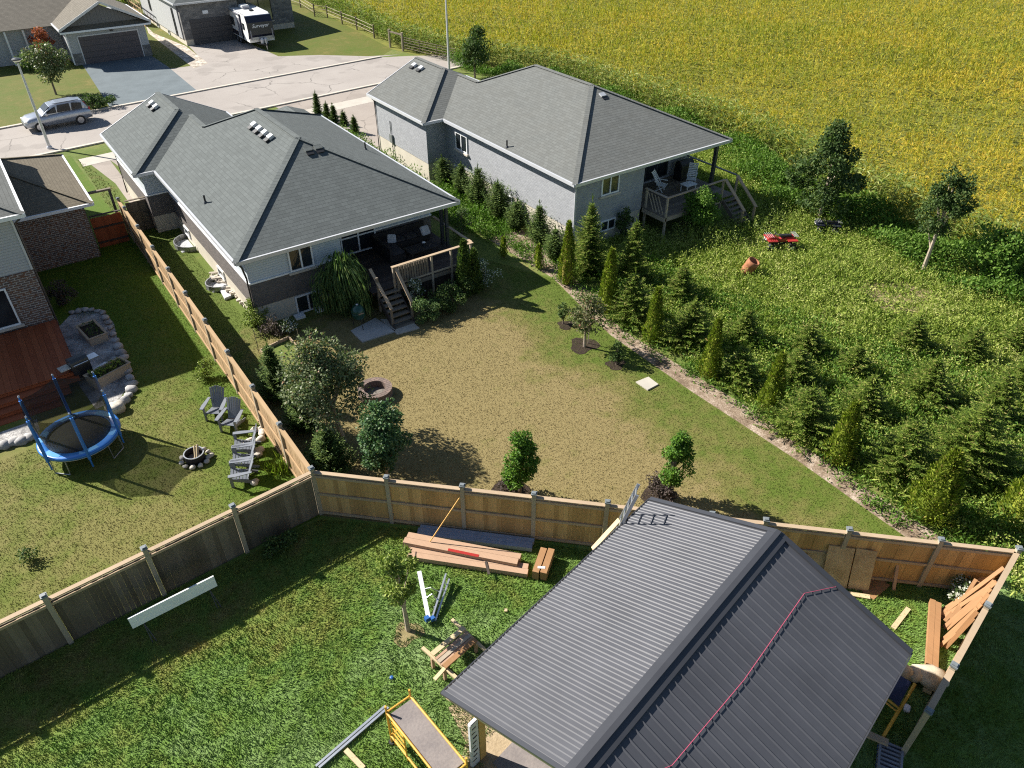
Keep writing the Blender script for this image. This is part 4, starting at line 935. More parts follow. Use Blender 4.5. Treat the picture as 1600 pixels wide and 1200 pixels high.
part('cross_brace', 'yellow', T, lambda m: m.tube([c4_[3]-Vector((0, 0, 1.1)), c4_[2]-Vector((0, 0, .1))], .018, 6), world=True)
for p in c4_: part('caster', 'rubber', T, lambda m: m.lathe([(.02, -.02), (.08, -.02), (.08, .02), (.02, .02)], 12, (p.x, p.y, .03)), world=True)
slab('gutter_lengths', 'two long silver gutter lengths lying on the grass left of the scaffold', 'gutter', G2(498, 1200), G2(606, 1106), .17, .03, .07, 'silver', 2, gap=.02)
slab('loose_board', 'pale board lying near the silver gutters at the bottom edge', 'board', G2(542, 1175), G2(570, 1204), .13, .03, .05, 'lumber2')
slab('loose_board', 'small square offcut lying alone on the green grass by the roof', 'board', G2(788, 955), G2(793, 955), .10, .01, .05, 'lumber2')
slab('loose_board', 'light board angled on the ground between metal roof and cedar fence', 'board', G2(1394, 984), G2(1418, 953), .14, .02, .05, 'lumber2')
slab('loose_board', 'short pale board beside the chip board sheets', 'board', G2(1325, 929), G2(1360, 935), .16, .02, .05, 'lumber2')
t_ = slab('plank_stack', 'long stack of orange planks standing in line behind the sandbags', 'planks', G2(1458, 947), G2(1452, 1048), .30, .08, .16, 'orangewood', 2)
t_ = slab('loose_board', 'pale board end poking out below the sandbags', 'board', G2(1446, 1086), G2(1452, 1062), .20, .03, .12, 'lumber2')
# OSB sheets leaning on fence
for i, (x0_, x1_, yb_, yt_, lab, cat_) in enumerate(((1254, 1284, 905, 858, 'brown chip board sheet nearest the roof edge', 0), (1282, 1322, 915, 862, 'middle chip board sheet standing upright at the fence', 0), (1324, 1356, 920, 864, 'widest chip board sheet right of the other sheets', 0))):
    a, b = Vector(G(x0_, yb_)), Vector(G(x1_, yb_+6)); T_h = 1.3
    n_ = Vector((dC.y, -dC.x, 0)); n_ = -n_ if n_.dot(Vector((-1, -1, 0))) > 0 else n_
    a2, b2 = a+n_*.42+Vector((0, 0, T_h)), b+n_*.42+Vector((0, 0, T_h)); th = Vector((0.02, 0.02, 0))
    o = MB().add([a, b, b2, a2, a+th, b+th, b2+th, a2+th], [(0, 1, 2, 3), (7, 6, 5, 4), (0, 4, 5, 1), (1, 5, 6, 2), (2, 6, 7, 3), (3, 7, 4, 0)]).build('chip_board', 'osb')
    tag(o, lab, 'chip board', 'chip board sheets leaning at the cedar fence')
slab('loose_board', 'orange board tilted on the grass at the foot of the chip boards', 'board', G2(1352, 930), G2(1378, 908), .5, .02, .04, 'orangewood')
o = MB().beam(G(1396, 922, 0), G(1404, 872, .95), .09, .05).build('prop_board', 'lumber'); tag(o, 'single upright board propped against the cedar fence right of the chip boards', 'board')
# leaning orange lumber on fence D
T = thing('leaning_lumber', 'fan of orange boards leaning on the right hand fence', 'lumber', G(1500, 960))
q = random.Random(4)
for i in range(15):
    t = i/14
    a = Vector(G(1468+22*q.random(), 958+58*t+q.uniform(-6, 6), .05)); tgt = Vector((PD[0][0], PD[0][1], 0)).lerp(Vector((PD[2][0], PD[2][1], 0)), .12+.42*t)
    b = Vector((tgt.x-.05, tgt.y+.10, q.uniform(1.3, 1.8)))
    part('board', 'orangewood', T, lambda m: m.beam(a, a+(b-a)*q.uniform(.85, 1.06), .10, .03), world=True)
for i in range(6):
    a = Vector(G(1466+5*i, 958+q.uniform(-3, 14), .08+.05*i)); b = Vector(G(1545-4*i, 905+q.uniform(-4, 8), .6+.1*i))
    part('board', 'orangewood', T, lambda m: m.beam(a, b, .09, .04), world=True)
# sandbags
T_pts = [(1412, 1052, .34, 'lumpy white sandbag touching the metal roof corner'), (1430, 1056, .32, 'narrow white sandbag standing second from the roof corner'), (1452, 1060, .52, 'large cream sandbag at the end of the plank stack')]
for i, (x, y, r, lab) in enumerate(T_pts):
    o = MB().rock(G(x, y, .25), r*.82, 30+i, .75).build('sandbag', 'bag', smooth=True); tag(o, lab, 'sandbag', 'sandbags by the shelter')
# navy tarp + yellow tube frame
T = thing('folding_scaffold', 'yellow scaffold tube with navy sheet hanging beside the shelter corner', 'scaffolding', G(1405, 1110))
pA, pB = Vector(G(1430, 1068, 1.1)), Vector(G(1377, 1156, .25))
part('tube', 'yellow', T, lambda m: m.tube([pA, pB], .04, 8), world=True)
part('frame', 'yellow', T, lambda m: (m.tube([G(1382, 1090, .9), G(1404, 1106, .75)], .03, 6), m.tube([G(1384, 1098, .5), G(1402, 1112, .6)], .025, 6)), world=True)
part('sheet', 'tarp', T, lambda m: m.add([G(1402, 1052, 1.05), G(1424, 1066, 1.1), G(1404, 1104, .8), G(1385, 1086, .85), G(1402, 1052, 1.0), G(1424, 1066, 1.05), G(1404, 1104, .75), G(1385, 1086, .80)], [(3, 2, 1, 0), (4, 5, 6, 7), (0, 1, 5, 4), (1, 2, 6, 5), (2, 3, 7, 6), (3, 0, 4, 7)]), world=True)
slab('loose_board', 'grey board lying in shade under the shelter corner', 'board', G2(1350, 1158), G2(1382, 1172), .18, .3, .06, 'rail')
t_ = thing('plastic_crate', 'blue slatted plastic crate in the shade at the bottom right of the roof', 'crate', G(1386, 1192))
part('crate_base', 'blueplastic', t_, lambda m: m.box(-.35, -.25, 0, .35, .25, .06))
part('crate_slats', 'rvstripe', t_, lambda m: [m.box(-.33+.11*i, -.25, .062, -.28+.11*i, .25, .26) for i in range(7)]+[m.box(-.35, -.27, .26, .35, -.22, .3), m.box(-.35, .22, .26, .35, .27, .3)])
t_.rotation_euler = (0, 0, .5)
t_ = thing('paper_bag', 'small pale packet lying in the shade near the yellow tube', 'packet', G(1416, 1109)); MB().cbox((0, 0, .06), (.22, .14, .1), .4).build('packet', 'wrap', t_, bev=.02)
t_ = thing('blue_cap', 'tiny blue plastic cap lying in the long grass', 'cap', G(612, 1060)); MB().lathe([(.03, 0), (.055, .02), (.05, .06), (.02, .07)], 12).build('cap', 'blueplastic', t_)
# white folding table standing against the shaded fence
T = thing('folding_table', 'long white folding table standing on edge in the shade of the fence', 'table', G(268, 965))
tl, tr_ = Vector(G(199, 966, 1.0)), Vector(G(333, 899, 1.0)); bl, br = Vector(G(207, 981, .62)), Vector(G(339, 914, .62))
nn = (tr_-tl).cross(bl-tl).normalized()*.045
part('table_top', 'white', T, lambda m: m.add([tl, tr_, br, bl, tl-nn, tr_-nn, br-nn, bl-nn], [(0, 3, 2, 1), (4, 5, 6, 7), (0, 1, 5, 4), (1, 2, 6, 5), (2, 3, 7, 6), (3, 0, 4, 7)]), world=True)
for t in (.12, .90):
    a = tl.lerp(tr_, t); b = bl.lerp(br, t)
    part('leg', 'darktrim', T, lambda m: (m.tube([a+nn*.6, b+nn*.6, (b.x+.12, b.y-.30, .02)], .016, 6), m.tube([b.lerp(a, .2)+nn*.6, (b.x+.02, b.y-.28, .02)], .014, 6)), world=True)
part('brace', 'darktrim', T, lambda m: (m.tube([tl.lerp(tr_, .14)+nn, bl.lerp(br, .45)+nn], .010, 5), m.tube([tl.lerp(tr_, .88)+nn, bl.lerp(br, .45)+nn], .010, 5), m.tube([tl.lerp(tr_, .52)+nn, bl.lerp(br, .52)+nn], .016, 5)), world=True)
# ================================================================== LEFT YARD
# trampoline
tc = G(126, 684, .55); T = thing('trampoline', 'round blue trampoline with black safety net beside the red deck', 'trampoline', (tc[0], tc[1], 0), rz=.2)
RT = 1.3; zt = .72
part('frame_ring', 'steel', T, lambda m: m.lathe([(RT, zt-.08), (RT+.03, zt-.11), (RT, zt-.14), (RT-.03, zt-.11)], 40, closed=True), smooth=True)
MB().lathe([(RT-.26, zt-.015), (RT-.25, zt+.03), (RT-.02, zt+.045), (RT+.05, zt+.02), (RT+.055, zt-.07), (RT+.03, zt-.075), (RT+.02, zt-.01)], 48, closed=True).build('pad_ring', 'padblue', T, smooth=True)
MB().lathe([(.001, zt-.04), (RT-.2, zt-.02), (RT-.2, zt-.03), (.001, zt-.05)], 40).build('jump_mat', 'mat', T, smooth=True)
for k_ in range(6):
    a0_, a1_ = 2*pi*k_/6+.15, 2*pi*k_/6+.15+2*pi/12; m = MB(); vs = []; n = 6
    for i in range(n+1):
        a = a0_+(a1_-a0_)*i/n; vs += [((RT-.235)*cos(a), (RT-.235)*sin(a), zt+.036), ((RT-.03)*cos(a), (RT-.03)*sin(a), zt+.050)]
    m.add(vs, [(2*i, 2*i+1, 2*i+3, 2*i+2) for i in range(n)]); m.build('pad_panel', 'padlight', T)
for k_ in range(6):
    a = 2*pi*k_/6+.35; c_, s_ = cos(a), sin(a); x, y = (RT+.06)*c_, (RT+.06)*s_
    part('net_pole', 'padblue', T, lambda m: (m.tube([(x, y, .18), (x, y, 2.5)], .028, 8), m.tube([(x, y, .55), (x, y, 2.35)], .055, 8)))
    part('pole_cap', 'silver', T, lambda m: m.lathe([(.03, 0), (.035, .04), (.01, .07)], 8, (x*.99, y*.99, 2.5)))
m = MB(); n = 48; vs = []
for i in range(n): 
    a = 2*pi*i/n; sag = .16*abs(sin(3*(a-.35))); r_ = RT-.06*abs(sin(3*(a-.35))); vs += [((RT-.24)*cos(a), (RT-.24)*sin(a), zt+.02), (r_*cos(a), r_*sin(a), 2.42-sag)]
m.add(vs, [(2*i, 2*((i+1) % n), 2*((i+1) % n)+1, 2*i+1) for i in range(n)]); m.build('safety_net', 'net', T)
for a in (.6, 2.17, 3.74, 5.3):
    da = .22; P_ = [(RT*cos(a-da), RT*sin(a-da)), (RT*cos(a+da), RT*sin(a+da))]
    part('leg', 'steel', T, lambda m: m.tube([(P_[0][0], P_[0][1], zt-.1), (P_[0][0]*1.03, P_[0][1]*1.03, .03), (P_[1][0]*1.03, P_[1][1]*1.03, .03), (P_[1][0], P_[1][1], zt-.1)], .022, 6))
# fire pit (left)
fp_ = G(306, 718); T = thing('fire_pit', 'small charred steel fire ring circled by rocks in the left yard', 'fire pit', fp_)
MB().lathe([(.34, .0), (.34, .30), (.31, .30), (.30, .0)], 24, closed=True).build('ring', 'char', T, smooth=True)
part('ashes', 'ash', T, lambda m: m.lathe([(.3, .0), (.28, .08), (.1, .12)], 14))
part('rim', 'steel', T, lambda m: m.lathe([(.35, .30), (.35, .33), (.31, .33), (.31, .30)], 24, closed=True))
part('log', 'lumber2', T, lambda m: (m.tube([(.05, -.1, .1), (.22, .15, .50)], .045, 7), m.tube([(0, -.05, .12), (.12, .2, .46)], .035, 7)))
q = random.Random(3)
for i in range(11):
    a = 2*pi*i/11+.2; part('rock', 'rockpale', T, lambda m: m.rock((.48*cos(a), .48*sin(a), .06), q.uniform(.09, .13), i+50, .7), smooth=True)
# adirondack chairs
def adirondack():
    T = thing('adirondack_chair', 'x', 'chair')
    for i in range(6): part('seat_slat', 'chairgrey', T, lambda m: m.cbox((0, .28-.10*i, .36-.028*i), (.52, .085, .022), 0, .26))
    for i in range(6):
        x = -.215+.086*i; L = .78-.5*(x*1.0)**2*3
        part('back_slat', 'chairgrey', T, lambda m: m.beam((x*.85, -.24, .24), (x*1.12, -.24-.33*L/.78, .24+L), .078, .022, up=(0, -1, .4)))
    for s_ in (-1, 1):
        part('arm', 'chairgrey', T, lambda m: m.prism([(s_*.27, -.42), (s_*.37, -.42), (s_*.44, .10), (s_*.43, .34), (s_*.30, .34), (s_*.28, .05)], .56, .585))
        part('leg', 'chairgrey', T, lambda m: m.box(s_*.30-.02, .24, 0, s_*.30+.02, .34, .56))
        part('side_stringer', 'chairgrey', T, lambda m: m.beam((s_*.27, .33, .33), (s_*.27, -.52, .03), .03, .11))
    part('back_brace', 'chairgrey', T, lambda m: m.cbox((0, -.40, .56), (.60, .05, .05)))
    return T
ad = adirondack()
AC = [((340, 650), 2.5, 'grey slatted lawn chair farthest from the camera in the row by the fence'), ((364, 668), 2.4, 'grey slatted lawn chair second from the far end beside the dark firewood'), ((384, 704), 1.2, 'grey slatted lawn chair in the middle with stones behind it'), ((382, 726), 1.2, 'grey slatted lawn chair second nearest the fence corner'), ((379, 750), 1.2, 'grey slatted lawn chair nearest the fence corner')]
for i, (p, a, lab) in enumerate(AC):
    g_ = G(*p)
    if i == 0: ad.location = g_; ad.rotation_euler = (0, 0, a); ad['label'] = lab; ad['group'] = 'grey lawn chairs by the tan fence'; base_ad = ad
    else: dup(ad, g_, a, lab, 'grey lawn chairs by the tan fence')
# stones behind chairs
q = random.Random(9)
for i in range(15):
    x, y = 390+q.uniform(-8, 22), 680+q.uniform(-12, 80)
    o = MB().rock(G(x, y, .05), q.uniform(.09, .2), 70+i, .6).build('garden_rock', 'rockpale', smooth=True); tag(o, 'pale fieldstone lying between the grey lawn chairs and the tan fence', 'rock', 'stones behind the lawn chairs')
# gravel bed rocks
bp = [(112, 488), (122, 486), (132, 484), (142, 484), (152, 486), (160, 488), (164, 496), (169, 504), (172, 512), (176, 522), (179, 532), (184, 541), (188, 551), (189, 561), (193, 571), (199, 580), (203, 590), (206, 600), (205, 609), (200, 618), (194, 625), (186, 631), (178, 637), (172, 641)]
for i, p in enumerate(bp):
    big = i > 10
    o = MB().rock(G(*p, .08), q.uniform(.17, .27) if big else q.uniform(.12, .18), 100+i, .65).build('border_rock', 'rockgrey', smooth=True); tag(o, 'rounded grey boulder in the curved border of the gravel bed', 'rock', 'border boulders round the gravel bed')
o = MB().rock(G(180, 638, .15), .38, 140, .7).build('border_rock', 'rockpale', smooth=True); tag(o, 'largest sunlit boulder at the tip of the gravel bed beside the trampoline', 'rock')
for i, p in enumerate([(-10, 700), (5, 696), (18, 692), (32, 690), (45, 684)]):
    o = MB().rock(G(*p, .08), .25, 160+i, .6).build('border_rock', 'rockgrey', smooth=True); tag(o, 'grey boulder along the gravel edge below the red deck steps', 'rock', 'boulders below the red deck')
# planters
def planter(lab, p, rz, w, d, h, leaf, dens):
    T = thing('planter_box', lab, 'planter', G(*p), rz)
    part('box', 'deckrail', T, lambda m: (m.box(-w/2, -d/2, 0, w/2, -d/2+.04, h), m.box(-w/2, d/2-.04, 0, w/2, d/2, h), m.box(-w/2, -d/2+.041, 0, -w/2+.04, d/2-.041, h), m.box(w/2-.04, -d/2+.041, 0, w/2, d/2-.041, h)))
    part('rim', 'rail', T, lambda m: (m.box(-w/2-.04, -d/2-.04, h, w/2+.04, -d/2+.05, h+.03), m.box(-w/2-.04, d/2-.05, h, w/2+.04, d/2+.04, h+.03), m.box(-w/2-.04, -d/2+.051, h, -w/2+.05, d/2-.051, h+.03), m.box(w/2-.05, -d/2+.051, h, w/2+.04, d/2-.051, h+.03)))
    part('soil', 'soil', T, lambda m: m.box(-w/2+.041, -d/2+.041, .05, w/2-.041, d/2-.041, h-.08))
    n = dens; C = np.stack([R.uniform(-w/2+.1, w/2-.1, n), R.uniform(-d/2+.1, d/2-.1, n), R.uniform(h-.1, h+.15, n)], 1); U = R.normal(size=(n, 3)); U[:, 2] = abs(U[:, 2])+.4
    Leaves().add(C, U, .14, .05).build('foliage', leaf, T)
planter('narrow wooden planter with dark soil standing on the gravel bed', (147, 526), 1.72, 1.5, .75, .36, 'L_dark', 60)
planter('wooden planter full of leafy plants beside the old glass sheet', (173, 590), .35, 1.55, .7, .42, 'L_pale', 260)
o = MB().cbox(G(158, 580, .25), (1.0, .9, .03), .4).build('glass_sheet', 'gutter'); tag(o, 'pale glass cold frame lid lying on the gravel between grill and planter', 'glass sheet')
# gas grill
T = thing('gas_grill', 'black gas barbecue with side shelf on the gravel by the red deck', 'barbecue', G(132, 590), .25)
part('cart', 'black', T, lambda m: m.box(-.35, -.25, .1, .35, .25, .75)); part('lid', 'darktrim', T, lambda m: m.prism([(-.27, .76), (.27, .76), (.24, .95), (.12, 1.04), (-.12, 1.04), (-.24, .95)], -.34, .34, Matrix(((0, 0, 1, 0), (1, 0, 0, 0), (0, 1, 0, 0), (0, 0, 0, 1)))))
part('side_shelf', 'silver', T, lambda m: (m.box(-.75, -.2, .74, -.36, .2, .78), m.box(.36, -.2, .74, .75, .2, .78))); part('handle', 'silver', T, lambda m: m.tube([(-.28, -.30, .84), (.28, -.30, .84)], .02, 6)); part('wheel', 'rubber', T, lambda m: m.tube([(-.38, .2, .09), (-.33, .2, .09)], .09, 12)); part('wheel', 'rubber', T, lambda m: m.tube([(.33, .2, .09), (.38, .2, .09)], .09, 12))
# ================================================================== CENTRE YARD
T = thing('ring_fire_pit', 'round brown block fire ring on the dry lawn beside the maple', 'fire pit', G(587, 616))
part('block_ring', 'brownstone', T, lambda m: m.lathe([(.68, 0), (.68, .34), (.44, .34), (.44, 0)], 28, closed=True)); part('ashes', 'ash', T, lambda m: m.lathe([(.43, .0), (.43, .05), (.05, .07)], 18))
T = thing('garden_bed', 'low timber framed square vegetable bed near the house shrubs', 'garden bed', G(445, 560))
q4 = [G(*p) for p in ((408, 552), (452, 531), (492, 575), (447, 600))]
for a, b in zip(q4, q4[1:]+q4[:1]): part('board', 'rail', T, lambda m: m.beam((a[0], a[1], .10), (b[0], b[1], .10), .05, .2), world=True)
part('bed_soil', 'wild', T, lambda m: m.poly([(a[0], a[1], .06) for a in ccw([p[:2] for p in q4])]), world=True)
for p, h_ in (((405, 552), 1.2), ((450, 598), .9), ((470, 545), 1.0)): part('stake', 'post', T, lambda m: m.tube([G(*p), (*G2(*p), h_)], .015, 5), world=True)
# egg shaped grill on stand
T = thing('egg_grill', 'dark green egg shaped grill on a stand at the patio slab', 'barbecue', G(563, 512))
part('body', 'egg', T, lambda m: m.lathe([(.05, .45), (.20, .50), (.28, .64), (.30, .80), (.295, .84)], 24), smooth=True); part('lid', 'egg', T, lambda m: m.lathe([(.305, .85), (.30, .92), (.22, 1.08), (.10, 1.16), (.03, 1.17)], 24), smooth=True)
part('chimney_cap', 'silver', T, lambda m: m.lathe([(.05, 1.17), (.06, 1.22), (.03, 1.24)], 12)); part('leg', 'black', T, lambda m: [m.tube([(.2*cos(a), .2*sin(a), .52), (.32*cos(a), .32*sin(a), .06)], .018, 6) for a in (.5, 2.6, 4.7)]); part('handle', 'lumber', T, lambda m: m.tube([(-.12, -.32, .88), (.12, -.32, .88)], .02, 6))
# outdoor sofa set on the covered deck
z0 = 1.25; T = thing('corner_sofa', 'dark wicker corner sofa on the covered deck', 'sofa', (15.3, 30.4, z0))
part('base', 'wicker', T, lambda m: (m.box(-1.45, .05, .05, 1.3, .78, .33), m.box(-1.45, -1.15, .05, -.75, .045, .33)))
part('backrest', 'wicker', T, lambda m: (m.box(-1.45, .66, .335, 1.3, .80, .78), m.box(-1.58, -1.15, .05, -1.455, .80, .78)))
for i in range(4): part('seat_cushion', 'seatcush', T, lambda m: m.box(-1.4+.68*i, .08, .335, -.75+.68*i, .65, .46), bev=.02)
part('seat_cushion', 'seatcush', T, lambda m: m.box(-1.42, -1.1, .335, -.78, .04, .46), bev=.02)
o = MB().cbox(G(612, 373, 1.95), (.42, .42, .14), -.5, .9).build('cushion', 'cushion', bev=.04); tag(o, 'pale striped cushion at the near end of the dark sofa', 'cushion')
o = MB().cbox(G(664, 360, 1.95), (.48, .45, .14), .1, 1.0).build('cushion', 'cushion', bev=.04); tag(o, 'pale striped cushion at the far corner of the dark sofa', 'cushion')
T = thing('patio_table', 'low dark table in front of the wicker sofa', 'table', (15.4, 29.2, z0)); part('table_top', 'wicker', T, lambda m: m.box(-.8, -.38, .42, .8, .38, .46))
for x in (-.7, .7):
    for y in (-.3, .3): part('leg', 'wicker', T, lambda m: m.box(x-.03, y-.03, 0, x+.03, y+.03, .42))
T = thing('lantern', 'small white topped lantern on the dark patio table', 'lantern', (15.55, 29.25, z0+.46)); part('body', 'glass', T, lambda m: m.lathe([(.07, 0), (.07, .16)], 12)); part('lid', 'white', T, lambda m: m.lathe([(.09, .161), (.09, .18), (.03, .2)], 12))
# firewood / slabs along the house side
q = random.Random(12)
for i in range(30):
    t = i/29; x, y = 334+t*(392-334)+q.uniform(-3, 3), 432+t*(484-432)+q.uniform(-3, 3)
    g_ = G(x, y); T = MB(); T.cbox((g_[0], g_[1], q.uniform(.12, .3)), (q.uniform(.3, .5), q.uniform(.10, .18), q.uniform(.06, .12)), q.uniform(-.4, .4), q.uniform(-.4, .4), q.uniform(-.3, .3))
    tag(T.build('paving_stone', 'rockpale', bev=.012), 'spare paving stone in the untidy heap along the left wall of the grey bungalow', 'paving stone', 'heap of stones beside the bungalow wall')
tag(MB().prism([G2(*p) for p in ((350, 425), (362, 440), (372, 462), (352, 470), (340, 448))], .0, .14).build('plastic_sheet', 'cushion', bev=.02), 'crumpled pale sheet under the stone heap by the bungalow wall', 'sheet')
# ================================================================== RIGHT LOT
def atv(lab, p, rz, body):
    T = thing('quad_bike', lab, 'quad bike', G(*p), rz)
    part('chassis', 'black', T, lambda m: m.box(-.75, -.16, .32, .70, .16, .50))
    yz = Matrix(((1, 0, 0, 0), (0, 0, -1, 0), (0, 1, 0, 0), (0, 0, 0, 1)))
    part('body', body, T, lambda m: m.prism([(-.95, .62), (-.70, .80), (-.20, .78), (.05, .66), (.35, .82), (.55, .86), (.80, .74), (.92, .60), (.6, .52), (-.7, .5)], -.20, .20, yz), bev=.03)
    part('seat', 'black', T, lambda m: m.box(-.65, -.14, .80, .15, .14, .90), bev=.03)
    for s_ in (-1, 1):
        part('fender', body, T, lambda m: (m.box(.30, s_*.21, .66, .90, s_*.52, .71), m.box(-.92, s_*.21, .64, -.30, s_*.52, .69)), bev=.02)
        for x in (-.6, .6):
            w_ = part('wheel', 'rubber', T, lambda m: m.tube([(x, s_*.34, .27), (x, s_*.56, .27)], .27, 16)); part('hub', 'gutter', w_, lambda m: m.tube([(x, s_*.562, .27), (x, s_*.575, .27)], .12, 12))
    part('handlebar', 'black', T, lambda m: m.tube([(.30, -.38, 1.05), (.36, -.15, 1.02), (.36, .15, 1.02), (.30, .38, 1.05)], .02, 6)); part('steering_post', 'black', T, lambda m: m.tube([(.5, 0, .8), (.36, 0, 1.02)], .03, 6))
    part('rack', 'steel', T, lambda m: [m.tube([(.55+.12*i, -.35, .90), (.55+.12*i, .35, .90)], .012, 5) for i in range(4)]+[m.tube([(-.70-.08*i, -.35, .90), (-.70-.08*i, .35, .90)], .012, 5) for i in range(4)])
    part('headlight', 'lampglass', T, lambda m: (m.cbox((.93, .12, .68), (.03, .10, .08)), m.cbox((.93, -.12, .68), (.03, .10, .08))))
    return T
atv('red quad bike parked in the tall weeds', (1216, 388), pi-.55, 'red').scale = (.88,)*3
atv('dark machine half hidden in the weeds below the largest field tree', (1290, 362), 2.4, 'rvnavy').scale = (.72,)*3
T = thing('rusty_drum', 'rusty brown burn barrel lying open in the weeds', 'barrel', G(1163, 428)); part('drum', 'rust', T, lambda m: m.lathe([(.30, 0), (.31, .28), (.32, .30), (.31, .32), (.30, .6), (.32, .62), (.30, .88), (.27, .88), (.27, .1)], 20), smooth=True); part('opening', 'char', T, lambda m: m.lathe([(.265, .6), (.26, .62)], 16))
T.rotation_euler = (.35, .2, 0)
def sunchair(lab, x, y, rz):
    T = thing('folding_chair', lab, 'chair', (x, y, 1.245), rz)
    part('seat', 'white', T, lambda m: [m.cbox((0, -.22+.09*i, .38), (.46, .075, .02)) for i in range(6)]); part('backrest', 'white', T, lambda m: [m.cbox((0, .27+.045*i, .46+.085*i), (.46, .02, .07), 0, -.5) for i in range(8)])
    part('frame', 'white', T, lambda m: [m.beam((s_*.24, .62, 1.12), (s_*.24, -.12, .02), .03, .04) for s_ in (-1, 1)]+[m.beam((s_*.26, -.26, .40), (s_*.26, .35, .02), .03, .04) for s_ in (-1, 1)]+[m.box(s_*.25-.03, -.25, .58, s_*.25+.03, .4, .61) for s_ in (-1, 1)])
    return T
g1_ = G(1034, 292, 1.5); sunchair('white slatted reclining chair at the left of the right hand deck', g1_[0], g1_[1], .5)
g1_ = G(1080, 282, 1.5); sunchair('white slatted reclining chair at the far right corner of the right hand deck', g1_[0], g1_[1], -.9)
g1_ = G(1060, 285, 1.6); T = thing('deck_table', 'low white table between the two reclining chairs', 'table', (g1_[0]+.2, g1_[1]-.6, 1.245)); part('table_top', 'white', T, lambda m: m.box(-.4, -.3, .40, .4, .3, .43))
for x in (-.33, .33):
    for y in (-.24, .24): part('leg', 'white', T, lambda m: m.box(x-.02, y-.02, 0, x+.02, y+.02, .40))
g1_ = G(1043, 264, 1.9); T = thing('black_barbecue', 'covered black barbecue against the pale brick wall of the right hand house', 'barbecue', (g1_[0]+1.0, 28.9, 1.245)); part('cover', 'black', T, lambda m: m.prism([(-.3, 0), (.3, 0), (.28, .9), (.12, 1.12), (-.12, 1.12), (-.28, .9)], -.55, .55, Matrix(((0, 0, 1, 0), (1, 0, 0, 0), (0, 1, 0, 0), (0, 0, 0, 1)))), bev=.04)
